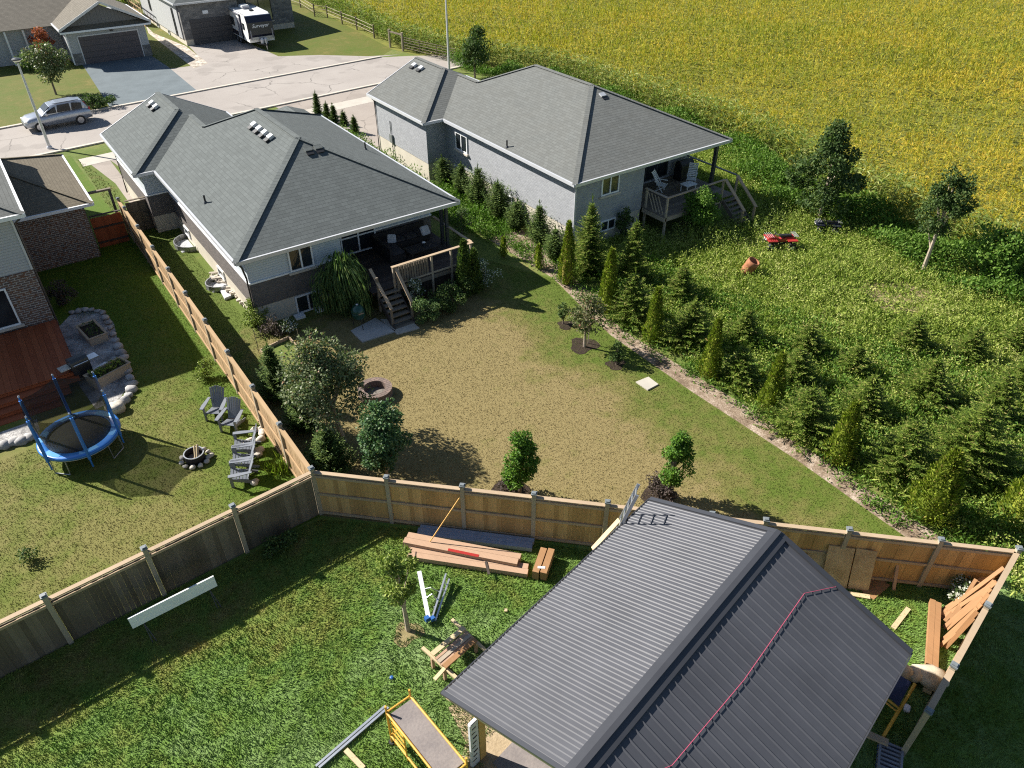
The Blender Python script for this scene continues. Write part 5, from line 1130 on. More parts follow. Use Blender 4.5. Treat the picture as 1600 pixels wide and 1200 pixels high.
# ================================================================== STREET
def lamp(lab, p, h, arm):
    g_ = G(*p); T = thing('street_lamp', lab, 'street lamp', g_)
    part('pole', 'gutter', T, lambda m: m.tube([(0, 0, 0), (0, 0, h)], .11, 10, r1=.06)); part('base', 'gutter', T, lambda m: m.lathe([(.18, 0), (.18, .12), (.12, .2)], 12))
    hd = part('lamp_head', 'darktrim', T, lambda m: m.lathe([(.05, h), (.10, h+.04), (.30, h+.22), (.28, h+.27), (.05, h+.34)], 16)); part('lens', 'lampglass', hd, lambda m: m.lathe([(.20, h+.10), (.27, h+.19)], 16)); return T
lamp('grey street lamp at the near kerb left of the silver car', (78, 232), 5.6, 0)
lamp('tall grey street lamp beside the corn field behind the right hand house', (702, 112), 8.5, 1)
def hatch():
    a = Vector(G2(52, 206)); b = Vector(G2(128, 192)); c_ = (a+b)/2; ang = atan2(a.y-b.y, a.x-b.x)
    T = thing('parked_car', 'silver hatchback SUV parked at the far kerb', 'car', (c_.x+.2, c_.y+.5, 0), ang)
    yz = Matrix(((1, 0, 0, 0), (0, 0, -1, 0), (0, 1, 0, 0), (0, 0, 0, 1)))
    # body loft: stations along x, section half-width/height
    st = [(2.28, .62, .45, .62), (2.2, .80, .34, .78), (1.9, .88, .30, .93), (1.2, .91, .28, 1.02), (.9, .915, .28, 1.06), (0, .92, .28, 1.08), (-1.2, .915, .28, 1.10), (-1.9, .90, .32, 1.10), (-2.2, .84, .38, 1.02), (-2.27, .78, .48, .9)]
    m = MB(); vs = []; n = 12
    for x, w_, zb, zt in st:
        zm = (zb+zt)/2
        for y, z in ((-.8, zb), (.8, zb), (.97, zb+.10), (1.0, zm), (.97, zt-.12), (.86, zt), (0.4, zt+.03), (-.4, zt+.03), (-.86, zt), (-.97, zt-.12), (-1.0, zm), (-.97, zb+.10)): vs.append((x, y*w_, z))
    fs = [(i*n+j, i*n+(j+1) % n, (i+1)*n+(j+1) % n, (i+1)*n+j) for i in range(len(st)-1) for j in range(n)]+[tuple(range(n))[::-1], tuple((len(st)-1)*n+j for j in range(n))]
    m.add(vs, fs); body = m.build('body', 'carpaint', T, smooth=True)
    gh = [(1.05, .80, 1.05, 1.07), (.35, .74, 1.05, 1.58), (-.2, .70, 1.06, 1.68), (-1.3, .70, 1.06, 1.69), (-1.9, .68, 1.06, 1.60), (-2.15, .74, 1.04, 1.10)]
    m = MB(); vs = []; n = 8
    for x, w_, zb, zt in gh:
        for y, z in ((-1.12, zb), (1.12, zb), (1.08, zb+(zt-zb)*.4), (1.0, zb+(zt-zb)*.85), (.8, zt), (-.8, zt), (-1.0, zb+(zt-zb)*.85), (-1.08, zb+(zt-zb)*.4)): vs.append((x, y*w_, z))
    m.add(vs, [(i*n+j, i*n+(j+1) % n, (i+1)*n+(j+1) % n, (i+1)*n+j) for i in range(len(gh)-1) for j in range(n)]+[tuple(range(n))[::-1], tuple((len(gh)-1)*n+j for j in range(n))]); m.build('roof', 'carpaint', T, smooth=False)
    for s_ in (-1, 1):
        for x0_, x1_, a_, b_ in ((.75, .02, .16, .42), (-.05, -.95, .48, .50), (-1.02, -1.75, .50, .40)):
            part('side_window', 'carglass', T, lambda m: m.add([(x0_, s_*.865, 1.12), (x1_, s_*.865, 1.12), (x1_-.02, s_*.795, 1.12+b_), (x0_-.12, s_*.795, 1.12+a_), (x0_, s_*.84, 1.12), (x1_, s_*.84, 1.12), (x1_-.02, s_*.77, 1.12+b_), (x0_-.12, s_*.77, 1.12+a_)], [(0, 1, 2, 3), (7, 6, 5, 4), (0, 4, 5, 1), (1, 5, 6, 2), (2, 6, 7, 3), (3, 7, 4, 0)]))
        part('mirror', 'carpaint', T, lambda m: m.cbox((.72, s_*1.0, 1.12), (.16, .2, .13)), bev=.03)
        part('headlight', 'lampglass', T, lambda m: m.cbox((2.12, s_*.66, .74), (.22, .3, .13), s_*-.3), bev=.02); part('taillight', 'redlamp', T, lambda m: m.cbox((-2.2, s_*.72, 1.0), (.12, .14, .3)), bev=.02)
        part('roof_rail', 'black', T, lambda m: m.tube([(.1, s_*.6, 1.69), (-1.7, s_*.6, 1.71)], .018, 6))
        for x in (1.38, -1.38):
            w_ = part('wheel', 'rubber', T, lambda m: m.tube([(x, s_*.70, .34), (x, s_*.93, .34)], .34, 20)); part('rim', 'rim', w_, lambda m: m.tube([(x, s_*.932, .34), (x, s_*.945, .34)], .22, 16))
    part('windscreen', 'carglass', T, lambda m: m.add([(1.0, -.78, 1.10), (1.0, .78, 1.10), (.38, .68, 1.57), (.38, -.68, 1.57), (.97, -.78, 1.06), (.97, .78, 1.06), (.35, .68, 1.53), (.35, -.68, 1.53)], [(0, 1, 2, 3), (7, 6, 5, 4), (0, 4, 5, 1), (1, 5, 6, 2), (2, 6, 7, 3), (3, 7, 4, 0)]))
    part('rear_window', 'carglass', T, lambda m: m.cbox((-2.10, 0, 1.38), (.04, 1.25, .42), 0, 0, .42)); part('bumper', 'black', T, lambda m: (m.cbox((2.2, 0, .42), (.16, 1.4, .16)), m.cbox((-2.2, 0, .45), (.16, 1.4, .16)))); part('grille', 'black', T, lambda m: m.cbox((2.24, 0, .64), (.06, .8, .12)))
hatch()
# camper
def camper():
    a = Vector(G2(398, 80)); T = thing('travel_trailer', 'white and black travel trailer parked before the grey garage', 'camper', (a.x+1.3, a.y+4.0, 0), -pi/2-.02)
    xz = Matrix(((1, 0, 0, 0), (0, 0, -1, 0), (0, 1, 0, 0), (0, 0, 0, 1))); W_ = 1.25; Lb = 3.7
    part('body', 'rvwhite', T, lambda m: m.prism([(-Lb, .6), (-Lb, 3.0), (2.6, 3.05), (3.0, 2.95), (3.25, 2.4), (3.35, 1.3), (3.2, .6)], -W_, W_, xz), bev=.02)
    part('front_cap', 'rvnavy', T, lambda m: m.prism([(2.75, 3.0), (3.06, 2.96), (3.32, 2.4), (3.42, 1.3), (3.3, 1.0), (3.0, .9), (3.2, 1.5), (3.1, 2.4)], -W_-.02, W_+.02, xz))
    part('rock_guard', 'steel', T, lambda m: m.cbox((3.40, 0, .98), (.04, 2.3, .25)))
    for s_ in (-1, 1):
        part('swoosh', 'rvstripe', T, lambda m: m.prism([(3.43, .9), (3.46, 1.0), (3.42, 1.7), (3.37, 1.75), (3.40, 1.2)], s_*1.08-.05, s_*1.08+.05, xz))
        for x0_, x1_, z0_, z1_ in ((-3.3, -2.5, 1.5, 2.2), (-1.9, -.9, 1.5, 2.3), (1.7, 2.3, 1.6, 2.2)): part('window', 'glass', T, lambda m: m.box(x0_, s_*(W_+.001), z0_, x1_, s_*(W_+.03), z1_), bev=.01)
        part('door', 'rvstripe', T, lambda m: m.box(.1, s_*(W_+.001), .75, .8, s_*(W_+.02), 2.5)); part('stripe', 'rvnavy', T, lambda m: (m.box(.95, s_*(W_+.001), .65, 1.55, s_*(W_+.025), 2.9), m.box(-Lb+.05, s_*(W_+.001), .7, -.1, s_*(W_+.018), 1.15)))
        part('awning', 'rvstripe', T, lambda m: m.tube([(-3.5, s_*(W_+.08), 2.9), (1.4, s_*(W_+.08), 2.92)], .07, 8))
        part('roof_edge', 'gutter', T, lambda m: m.box(-Lb, s_*(W_-.06), 3.05, 2.6, s_*(W_+.02), 3.09))
        for x in (-.9, .0): w_ = part('wheel', 'rubber', T, lambda m: m.tube([(x, s_*1.0, .36), (x, s_*1.24, .36)], .36, 18)); part('rim', 'rim', w_, lambda m: m.tube([(x, s_*1.241, .36), (x, s_*1.255, .36)], .2, 12))
    part('air_conditioner', 'rvwhite', T, lambda m: m.cbox((-.9, 0, 3.2), (1.0, .8, .3)), bev=.06); part('air_grille', 'rvstripe', T, lambda m: m.cbox((-.3, 0, 3.17), (.25, .7, .2)), bev=.03)
    part('roof_hatch', 'black', T, lambda m: m.cbox((1.0, .1, 3.1), (.4, .4, .14)), bev=.02)
    part('hitch', 'black', T, lambda m: (m.beam((3.2, -.6, .5), (4.5, 0, .5), .08, .1), m.beam((3.2, .6, .5), (4.5, 0, .5), .08, .1))); part('jack', 'silver', T, lambda m: m.tube([(4.3, 0, .02), (4.3, 0, 1.0)], .04, 8)); part('gas_tanks', 'gutter', T, lambda m: (m.lathe([(.16, .55), (.17, .9), (.08, 1.05)], 12, (3.7, .18, 0)), m.lathe([(.16, .55), (.17, .9), (.08, 1.05)], 12, (3.7, -.18, 0))))
    cu = bpy.data.curves.new('lettering', 'FONT'); cu.body = 'Surveyor'; cu.size = .46; cu.extrude = .012; cu.align_x = 'CENTER'; cu.shear = .35
    tmp = bpy.data.objects.new('tmp', cu); COL.objects.link(tmp); dg = bpy.context.evaluated_depsgraph_get(); me = bpy.data.meshes.new_from_object(tmp.evaluated_get(dg)); bpy.data.objects.remove(tmp)
    me.materials.clear(); me.materials.append(M['white']); o = bpy.data.objects.new('lettering', me); COL.objects.link(o); o.parent = T
    o.matrix_local = Matrix.Translation((3.375, 0, 1.95)) @ Matrix.Rotation(pi/2, 4, 'Z') @ Matrix.Rotation(pi/2-.10, 4, 'X')
camper()
# ================================================================== VEGETATION
def N3(n, s=1): return R.normal(size=(n, 3))*s
def cedar(label, p, h, r, mat='L_cedar', lean=0, group=None, name='cedar_tree', cat='cedar', n=None, world=None):
    T = thing(name, label, cat, world or G(*p), group=group)
    n = n or int(2600*h*r/1.2)
    t = R.random(n)**.85*.97; a = R.uniform(0, 2*pi, n)
    ph = R.uniform(0, 6, 4)
    lump = 1+.14*np.sin(3*a+9*t+ph[0])+.12*np.sin(5*a-14*t+ph[1])+.10*np.sin(2*a+23*t+ph[2])
    env = r*np.minimum(1, (1-t)**.75*1.05)*np.minimum(1, .72+t*3)*lump
    d = env*(1-.22*R.random(n)**2)
    C = np.stack([d*np.cos(a)+lean*t*h, d*np.sin(a), t*h+.05], 1)
    U = np.stack([np.cos(a)*.55, np.sin(a)*.55, np.full(n, .9)], 1)+N3(n, .32)
    Nn = np.stack([np.cos(a), np.sin(a), np.full(n, .3)], 1)
    l = Leaves(); l.add(C, U, R.uniform(.09, .18, n), R.uniform(.035, .075, n), Nn)
    l.ex.lathe([(r*.45, .06), (r*.62, h*.18), (r*.5, h*.45), (r*.26, h*.75), (.02, h*.93)], 9)
    l.build('crown', mat, T)
    part('trunk', 'bark', T, lambda m: m.tube([(0, 0, -.05), (0, 0, h*.5)], .05, 6, r1=.02)); return T
def spruce(label, p, h, r, mat='L_spruce', group=None, name='spruce_tree', cat='spruce', world=None, dens=1.0, w0=.042, up=.35):
    T = thing(name, label, cat, world or G(*p), group=group)
    l = Leaves(); m_ = int(15*h**.8*dens)+6; Cs = []; Us = []; Ls = []; Ws = []
    for i in range(m_):
        t = (i+.5)/m_; z = h*(.03+.95*t); rad = r*((1-t)**.72)*R.uniform(.82, 1.2)+.03
        nb = max(4, int((10-4*t)*dens+3)); a0 = R.uniform(0, 6)
        for j in range(nb):
            if R.random() < .13: continue
            a = a0+2*pi*j/nb+R.uniform(-.4, .4); L = rad*R.uniform(.5, 1.3); k = max(4, int(L/.058))
            s = (np.arange(k)+.5)/k; dz = R.uniform(-.10, .10)
            rr = s*L; zz = np.maximum(.02, z+dz*s+up*L*s*s-.16*L*s)
            c = np.stack([rr*cos(a), rr*sin(a), zz], 1)
            for sg in (-1, 1):
                aa = a+sg*R.uniform(.6, 1.0, k)
                U = np.stack([np.cos(aa), np.sin(aa), R.uniform(-.25, .45, k)], 1)
                Cs.append(c); Us.append(U); Ls.append((.10+.24*L*(1-s))*R.uniform(.7, 1.2, k)); Ws.append(np.full(k, w0))
            kk = max(2, k//2); Cs.append(c[::2][:kk]); n2 = len(c[::2][:kk]); Us.append(np.stack([np.full(n2, cos(a)), np.full(n2, sin(a)), R.uniform(.0, .6, n2)], 1)); Ls.append(R.uniform(.14, .24, n2)); Ws.append(np.full(n2, w0))
    n2 = 22; Cs.append(np.stack([np.zeros(n2), np.zeros(n2), h*.88+R.uniform(0, .22, n2)*h], 1)); Us.append(np.stack([R.normal(size=n2)*.25, R.normal(size=n2)*.25, np.ones(n2)], 1)); Ls.append(R.uniform(.12, .3, n2)); Ws.append(np.full(n2, w0*.8))
    C = np.concatenate(Cs); U = np.concatenate(Us); l.add(C, U, np.concatenate(Ls), np.concatenate(Ws), np.tile([0, 0, 1.0], (len(C), 1)))
    l.ex.lathe([(r*.30, .1), (r*.34, h*.2), (r*.2, h*.5), (.02, h*.9)], 7)
    l.build('crown', mat, T); part('trunk', 'bark', T, lambda m: m.tube([(0, 0, -.05), (0, 0, h*.98)], .05+.008*h, 6, r1=.01)); return T
def bush(label, p, h, r, mat, group=None, name='shrub', cat='shrub', world=None, n=900, leaf=(.07, .13), lw=.6, clumps=14, trunk=0, sx=1.0, crown_lo=.0, bark='bark', lean=(0, 0), taper=.0, seed=None, limb=True, stakes=0, rough=1.0):
    """crown of many leaf clumps; trunk = clear stem height"""
    T = thing(name, label, cat, world or G(*p), group=group)
    l = Leaves(); ch = (h-trunk-crown_lo)/2; cz = trunk+crown_lo+ch; cen = []
    for i in range(clumps):
        u = N3(1)[0]; u /= np.linalg.norm(u); q = R.random()**.45*.86
        zz = u[2]*q; f = (1-taper*max(-.3, zz)*1.1)*sqrt(max(.15, 1-zz*zz*.6))
        c = np.array([u[0]*q*r*sx*f, u[1]*q*r*f, zz*ch]); cen.append(c)
    cen += [np.array([0, 0, ch*.62]), np.array([0, 0, -ch*.6])]
    for c in cen:
        tt = (c[2]+cz)/h; off = np.array([lean[0]*tt, lean[1]*tt, cz]); cr = min(r, (r*ch)**.5)*R.uniform(.22, .42)*rough; k = max(12, int(n/len(cen)))
        d = unit(N3(k)); rr = cr*R.random(k)**.35
        C = c+off+d*rr[:, None]*np.array([1, 1, .85]); C[:, 2] = np.maximum(C[:, 2], .03)
        U = d+N3(k, .6); U[:, 2] -= .15
        l.add(C, U, R.uniform(*leaf, k), R.uniform(leaf[0]*lw, leaf[1]*lw, k), d+np.array([0, 0, .5]))
    l.build('crown', mat, T)
    m = MB(); tr = .018*h+.015
    if trunk > .15 or limb:
        top = Vector((lean[0]*.8, lean[1]*.8, h*.8)); m.tube([(0, 0, -.05), tuple(top*.35), tuple(top*.7), tuple(top)], tr, 7, r1=tr*.3)
        for c in cen[:9]:
            tt = max(.25, (c[2]+cz)/h*.7); b = top*min(1, tt); m.tube([tuple(b), (c[0]+lean[0], c[1]+lean[1], c[2]+cz)], tr*.4, 5, r1=tr*.12)
        m.build('trunk', bark, T)
    if stakes: part('stake', 'palebark', T, lambda q: q.tube([(.3, .1, 0), (.3, .1, 1.5)], .02, 6))
    return T
# --- cedars along the mulch path, near to far ---
CD = [((885, 444), 3.3, .42, 'slim cedar at the corner of the pale brick house, farthest of the cedar row'), ((948, 490), 3.3, .46, 'tall slim cedar behind the young maple with mulch ring'),
      ((1018, 535), 2.7, .40, 'slim cedar just above the light stepping slab, third from the pale brick house'), ((1106, 590), 2.8, .42, 'slim cedar leaning over the mulch path, fourth from the pale brick house'),
      ((1200, 642), 2.7, .42, 'fifth slim cedar from the pale brick house, beside a dark spruce'), ((1306, 722), 2.7, .50, 'sixth cedar from the pale brick house, with rust tinted right side'),
      ((1447, 808), 2.9, .74, 'broad bright cedar close above the cedar fence posts'), ((1592, 812), 2.6, .75, 'broad cedar cut by the right edge near the fence corner')]
for p, h, r, lab in CD: cedar(lab, p, h, r, group='cedars along the mulch path')
cedar('small thin cedar standing in the gap beside the mulch bed near the pale brick wall', (841, 420), 1.3, .22)
cedar('small thin cedar sapling on the weedy strip right of the covered deck', (787, 402), 1.1, .18)
# --- spruces of the right lot ---
SP = [((918, 430), 4.0, 1.2, 'light green spruce standing against the pale brick house corner'), ((985, 440), 3.6, 1.0, 'spruce with a long bare leader below the basement window'),
      ((985, 500), 2.5, 1.2, 'dense dark spruce between the second and third cedars'), ((1075, 540), 2.6, 1.2, 'dense spruce between the third and fourth cedars'), ((1062, 470), 2.3, 1.05, 'round topped spruce at the near edge of the tall weeds'),
      ((1150, 600), 2.4, 1.15, 'dense spruce between the fourth and fifth cedars'), ((1250, 678), 2.5, 1.25, 'wide dark spruce between the fifth and sixth cedars'), ((1238, 600), 2.3, 1.1, 'spruce behind the fifth cedar in the second row'),
      ((1160, 535), 2.2, 1.05, 'spruce in the second row behind the fourth cedar'), ((1398, 745), 3.0, 1.35, 'big spruce with dark lower branches behind the sixth cedar'), ((1500, 730), 3.4, 1.6, 'largest spruce with spreading blue green branches near the right fence corner'),
      ((1345, 650), 2.4, 1.2, 'spruce in the second row above the sixth cedar'), ((1440, 628), 2.6, 1.2, 'spruce in the middle of the right lot slope'), ((1545, 655), 2.8, 1.35, 'spruce near the right edge above the straw patch'),
      ((1590, 610), 2.4, 1.2, 'spruce cut by the right edge in the back row'), ((1510, 560), 2.2, 1.05, 'small spruce in the back row right of the bare patch'), ((1420, 545), 2.0, .95, 'low spruce alone among weeds below the bare patch'),
      ((1255, 555), 2.0, .95, 'low spruce among weeds in the middle of the right lot'), ((1585, 545), 2.0, 1.0, 'low spruce in the weeds at the right edge'), ((1330, 585), 1.8, .9, 'small spruce between the weedy meadow and second row')]
for p, h, r, lab in SP: spruce(lab, p, h*R.uniform(.74, .96)*(.85 if p[0] > 1140 and p[1] < 660 else 1), r*R.uniform(.88, 1.1)*(.88 if p[0] > 1140 and p[1] < 660 else 1), group='spruces on the right hand lot')
# --- pines along the pale brick house ---
PN = [((693, 292), 1.9, .62), ((722, 304), 2.0, .6), ((748, 322), 2.4, .75), ((778, 340), 2.2, .68), ((808, 360), 2.0, .62), ((842, 382), 2.3, .70), ((866, 405), 1.9, .55)]
wd = ['farthest', 'second farthest', 'third farthest and widest', 'fourth', 'fifth', 'sixth', 'seventh and nearest']
for i, (p, h, r) in enumerate(PN): spruce('small dark pine by the pale brick wall, %s from the street' % wd[i], p, h*R.uniform(.8, .95), r*R.uniform(.9, 1.2), 'L_juniper', 'young pines beside the pale brick wall', 'pine_tree', 'pine', w0=.045, up=1.5, dens=1.0)
# --- junipers / evergreens at tan fence ---
JN = [((437, 625), 2.5, .60, 'dark upright juniper between tan fence and garden bed'), ((478, 672), 2.2, .6, 'dark juniper under the left side of the maple'), ((520, 742), 2.0, .72, 'spreading juniper in the corner where two fences meet')]
for p, h, r, lab in JN: spruce(lab, p, h, r, 'L_juniper', None, 'juniper', 'juniper', w0=.04, up=1.0, dens=1.5)
# --- centre yard trees ---
bush('maple with dense grey green crown beside the brown fire ring', (538, 690), 4.5, 1.65, 'L_maple', name='maple_tree', cat='maple', n=14000, leaf=(.08, .14), clumps=44, trunk=.9, bark='palebark', lean=(-.45, .5), taper=.55, rough=.85)
bush('tall narrow oak at the second cedar fence post', (606, 752), 3.9, .85, 'L_oak', name='oak_tree', cat='oak', n=8500, leaf=(.08, .13), clumps=44, trunk=.15, crown_lo=.1, bark='palebark', taper=.25)
bush('narrow bright green columnar tree at the middle of the cedar fence', (812, 772), 3.0, .62, 'L_bright', name='columnar_tree', cat='tree', n=7000, leaf=(.07, .11), clumps=34, trunk=.1, taper=.3)
bush('narrow green tree with crooked top just above the metal roof corner', (1042, 775), 3.2, .55, 'L_bright', name='columnar_tree', cat='tree', n=5500, leaf=(.07, .11), clumps=30, trunk=.3, lean=(.15, -.1), taper=.3)
bush('young maple in a dark mulch ring near the cedar row', (913, 542), 2.7, .85, 'L_young', name='young_maple', cat='maple', n=1700, leaf=(.10, .15), clumps=24, trunk=.7, bark='palebark', stakes=1)
bush('tiny evergreen left of the young maple', (880, 506), 1.2, .28, 'L_dark', name='small_tree', cat='tree', n=700, leaf=(.06, .1), clumps=8, crown_lo=.1)
bush('tiny evergreen right of the young maple in the lawn', (963, 570), 1.2, .35, 'L_dark', name='small_tree', cat='tree', n=800, leaf=(.06, .1), clumps=8, crown_lo=.1)
bush('low purple grey shrub at the foot of the middle columnar tree', (795, 762), .6, .45, 'L_purple', n=700, leaf=(.05, .09))
bush('low purple grey shrub at the foot of the right columnar tree', (1026, 766), .6, .5, 'L_purple', n=800, leaf=(.05, .09))
bush('low purple grey shrub touching the metal roof corner', (1044, 780), .5, .4, 'L_purple', n=600, leaf=(.05, .09))
# weeping ornamental at the house
T = thing('weeping_grass', 'tall fountain of weeping green leaves against the white siding', 'ornamental grass', G(545, 488))
l = Leaves(); n = 850
for k_ in range(n):
    a = R.uniform(0, 2*pi); rr = R.uniform(.15, 1.3)**.9*(1+.22*sin(3*a)+.12*sin(7*a)); hh = R.uniform(1.9, 3.3)*(1-.10*rr); s0 = R.uniform(0, .55)
    t = np.linspace(s0, 1.02, 7); x = rr*np.minimum(1, t*1.6)**.8; z = hh*(1-np.maximum(0, t-.25)**1.6*1.25)*np.minimum(1, t*3+.2)
    P_ = np.stack([x*np.cos(a+.3*t), x*np.sin(a+.3*t), np.maximum(z, .05)], 1); D = P_[1:]-P_[:-1]
    l.add(P_[:-1], D, np.linalg.norm(D, axis=1)*1.15, R.uniform(.03, .07))
l.ex.lathe([(.45, .05), (.6, .8), (.45, 1.7), (.05, 2.2)], 10); l.build('leaves', 'L_plume', T)
# shrubs round house 1
SH = [((398, 508), 1.3, .75, 'L_pale', 'grey green rounded shrub at the left corner of the bungalow', 2800), ((430, 522), 1.0, .8, 'L_purple', 'dark reddish shrub in front of the concrete foundation', 900), ((452, 522), .75, .45, 'L_white', 'shrub with pale flowers in front of the basement wall', 700),
      ((648, 480), 1.7, .5, 'L_white', 'white flowered shrub right of the deck stairs', 1400), ((664, 500), 1.1, .9, 'L_plume', 'low shrub at the foot of the deck stairs on the right', 2400), ((694, 482), 1.2, 1.1, 'L_dark', 'broad low shrub below the middle of the deck rail', 3400), ((728, 466), 1.2, 1.0, 'L_dark', 'low spreading shrub right of the deck lattice', 1400),
      ((757, 446), 1.5, .8, 'L_white', 'shrub dotted with white blooms at the right end of the deck', 1500), ((722, 372), 1.9, 1.0, 'L_dark', 'dark shrub behind the deck post', 1700), ((100, 475), 1.3, .75, 'L_purple', 'grey rounded shrub in shade at the brick house corner', 1500),
      ((322, 590), .9, .45, 'L_pale', 'flowering yellow green bush at the foot of the tan fence', 900), ((425, 868), .7, .45, 'L_dark', 'shaded small shrub left below the fence corner', 600), ((455, 850), .6, .4, 'L_dark', 'small shrub in deep shade right below the fence corner', 500),
      ((1497, 940), .9, .5, 'L_white', 'white flowered shrub in front of the cedar fence near the leaning lumber', 1300), ((1538, 905), .8, .3, 'L_pale', 'small yellow green sapling behind the leaning lumber', 400), ((48, 876), .5, .35, 'L_dark', 'small thin plant alone on the left lawn', 250), ((655, 722), .3, .25, 'L_oak', 'tiny plant on the lawn beside the narrow oak', 150)]
SH[-1] = ((571, 722), .35, .25, 'L_oak', 'tiny plant on the lawn left of the narrow oak', 150)
for p, h, r, mt, lab, n in SH: bush(lab, p, h, r, mt, n=n, leaf=(.06, .11), clumps=12, crown_lo=.02)
cedar('upright light green arborvitae hiding the front corner of the deck', (727, 462), 2.9, .45, 'L_juniper'); cedar('second upright arborvitae just right of the deck corner', (742, 458), 2.3, .4, 'L_juniper')
bush('leafy shrub tree growing over the rail of the right hand deck', (1090, 362), 2.8, 1.35, 'L_vine', name='shrub', n=8000, leaf=(.09, .16), clumps=40, rough=.75, crown_lo=.1)
bush('climbing vine bush beside the basement window of the pale brick house', (975, 372), 2.0, .5, 'L_dark', n=1200, leaf=(.09, .15))
# young tree front yard
bush('thin young tree with yellow green leaves on the lush lawn', (638, 985), 3.3, .62, 'L_pale', name='young_tree', cat='tree', n=2600, leaf=(.07, .12), clumps=26, trunk=1.0, lean=(.0, .25), rough=.7, bark='palebark')
# field edge trees
bush('largest bushy tree at the edge of the corn field', (1280, 345), 5.9, 1.9, 'L_dark', name='field_tree', cat='tree', n=9500, leaf=(.12, .22), clumps=46, trunk=.1, bark='palebark', taper=1.1, lean=(.6, .6), rough=.8)
bush('round topped tree on a long leaning pale trunk at the corn edge', (1440, 427), 5.4, 1.25, 'L_dark', name='field_tree', cat='tree', n=6500, leaf=(.10, .17), clumps=34, trunk=1.7, bark='palebark', lean=(.5, .2), taper=.35, rough=.85)
bush('dark bushy tree beside the tall street lamp', (742, 122), 4.4, 1.5, 'L_dark', name='field_tree', cat='tree', n=4200, leaf=(.15, .25), clumps=34, trunk=.6, taper=.3)
bush('bushy dark tree half merged with corn right of the leaning tree', (1540, 440), 3.0, 1.6, 'L_vine', name='field_tree', cat='tree', n=4200, leaf=(.14, .22), clumps=30, crown_lo=.1)
bush('front lawn tree with pale leaves before the taupe roofed house', (88, 148), 4.2, 1.7, 'L_maple', name='lawn_tree', cat='tree', n=3600, leaf=(.16, .26), clumps=34, trunk=1.1)
bush('orange red leaved small tree at the far house porch', (78, 100), 3.4, 1.1, 'L_red', name='red_tree', cat='tree', n=1500, leaf=(.15, .25), clumps=16, trunk=.5)
bush('yellow green tree behind the far garages at the top edge', (203, 24), 4.2, 1.6, 'L_pale', name='tree', cat='tree', n=2200, leaf=(.2, .3), clumps=18, trunk=.5)
bush('dark tree between the far garages at the top edge', (172, 8), 5.0, 2.0, 'L_dark', name='tree', cat='tree', n=2200, leaf=(.2, .3), clumps=18, trunk=.5)
for p, lab in (((25, 90), 'reddish green shrub at the left side of the far porch'), ((45, 110), 'low green shrub at the far house path')): bush(lab, p, 1.6, 1.0, 'L_vine', n=900, leaf=(.12, .2))
o = bush('square clipped dark hedge beyond the silver car', (146, 170), 1.1, 1.2, 'L_dark', name='hedge', cat='hedge', n=2600, leaf=(.1, .16), clumps=24, sx=1.9)
# --- weedy planting between the two houses ---
l = Leaves(); poly_ = [(20.3, 31), (22.8, 31), (23.1, 39), (21.6, 39.4), (21.7, 46), (21.5, 51), (19.6, 53.5), (18.2, 52), (18.4, 40), (19.6, 34)]
P_ = scatter(poly_, 75); n = len(P_); hgt = .15+.95*(.5+.5*np.sin(P_[:, 1]*1.7+2*np.sin(P_[:, 0]*3)))*R.random(n)+.35*(P_[:, 1] > 46)*R.random(n)
for k_ in range(6):
    l.add(np.stack([P_[:, 0]+R.normal(size=n)*.08, P_[:, 1]+R.normal(size=n)*.08, hgt*R.random(n)], 1), N3(n)+np.array([0, 0, .8]), R.uniform(.10, .2, n), R.uniform(.05, .09, n))
tag(l.build('ground_cover', 'L_vine'), 'bright green weeds filling the strip between the two bungalows', 'weeds', kind='stuff')
for i, (x, y, h_) in enumerate(((497, 178, 1.9), (512, 186, 1.4), (523, 193, 1.6), (555, 208, 1.4), (538, 196, 1.2))):
    spruce('thin small conifer at the street end of the green strip, %s in line' % ('first', 'second', 'third', 'last', 'fourth')[i], (x, y), h_*.8, .34, 'L_juniper', 'thin conifers near the street', 'conifer', 'conifer', dens=1.3, w0=.04)
# clumps on mulch
l = Leaves(); P_ = scatter([(19.2, 3.4), (21.4, 3.4), (21.0, 12), (20.9, 20), (22.3, 27), (22.6, 33), (20.0, 33), (20.6, 25.5), (19.7, 20), (20.1, 12)], 12)
for p in P_:
    if R.random() < .5: continue
    n = R.integers(14, 60); q = N3(n, .18); l.add(np.stack([p[0]+q[:, 0], p[1]+q[:, 1], abs(q[:, 2])+.02], 1), N3(n)+np.array([0, 0, 1]), R.uniform(.08, .2, n), .05)
tag(l.build('path_weeds', 'L_vine'), 'tufts of weeds growing along the wood chip path', 'weeds', kind='stuff')
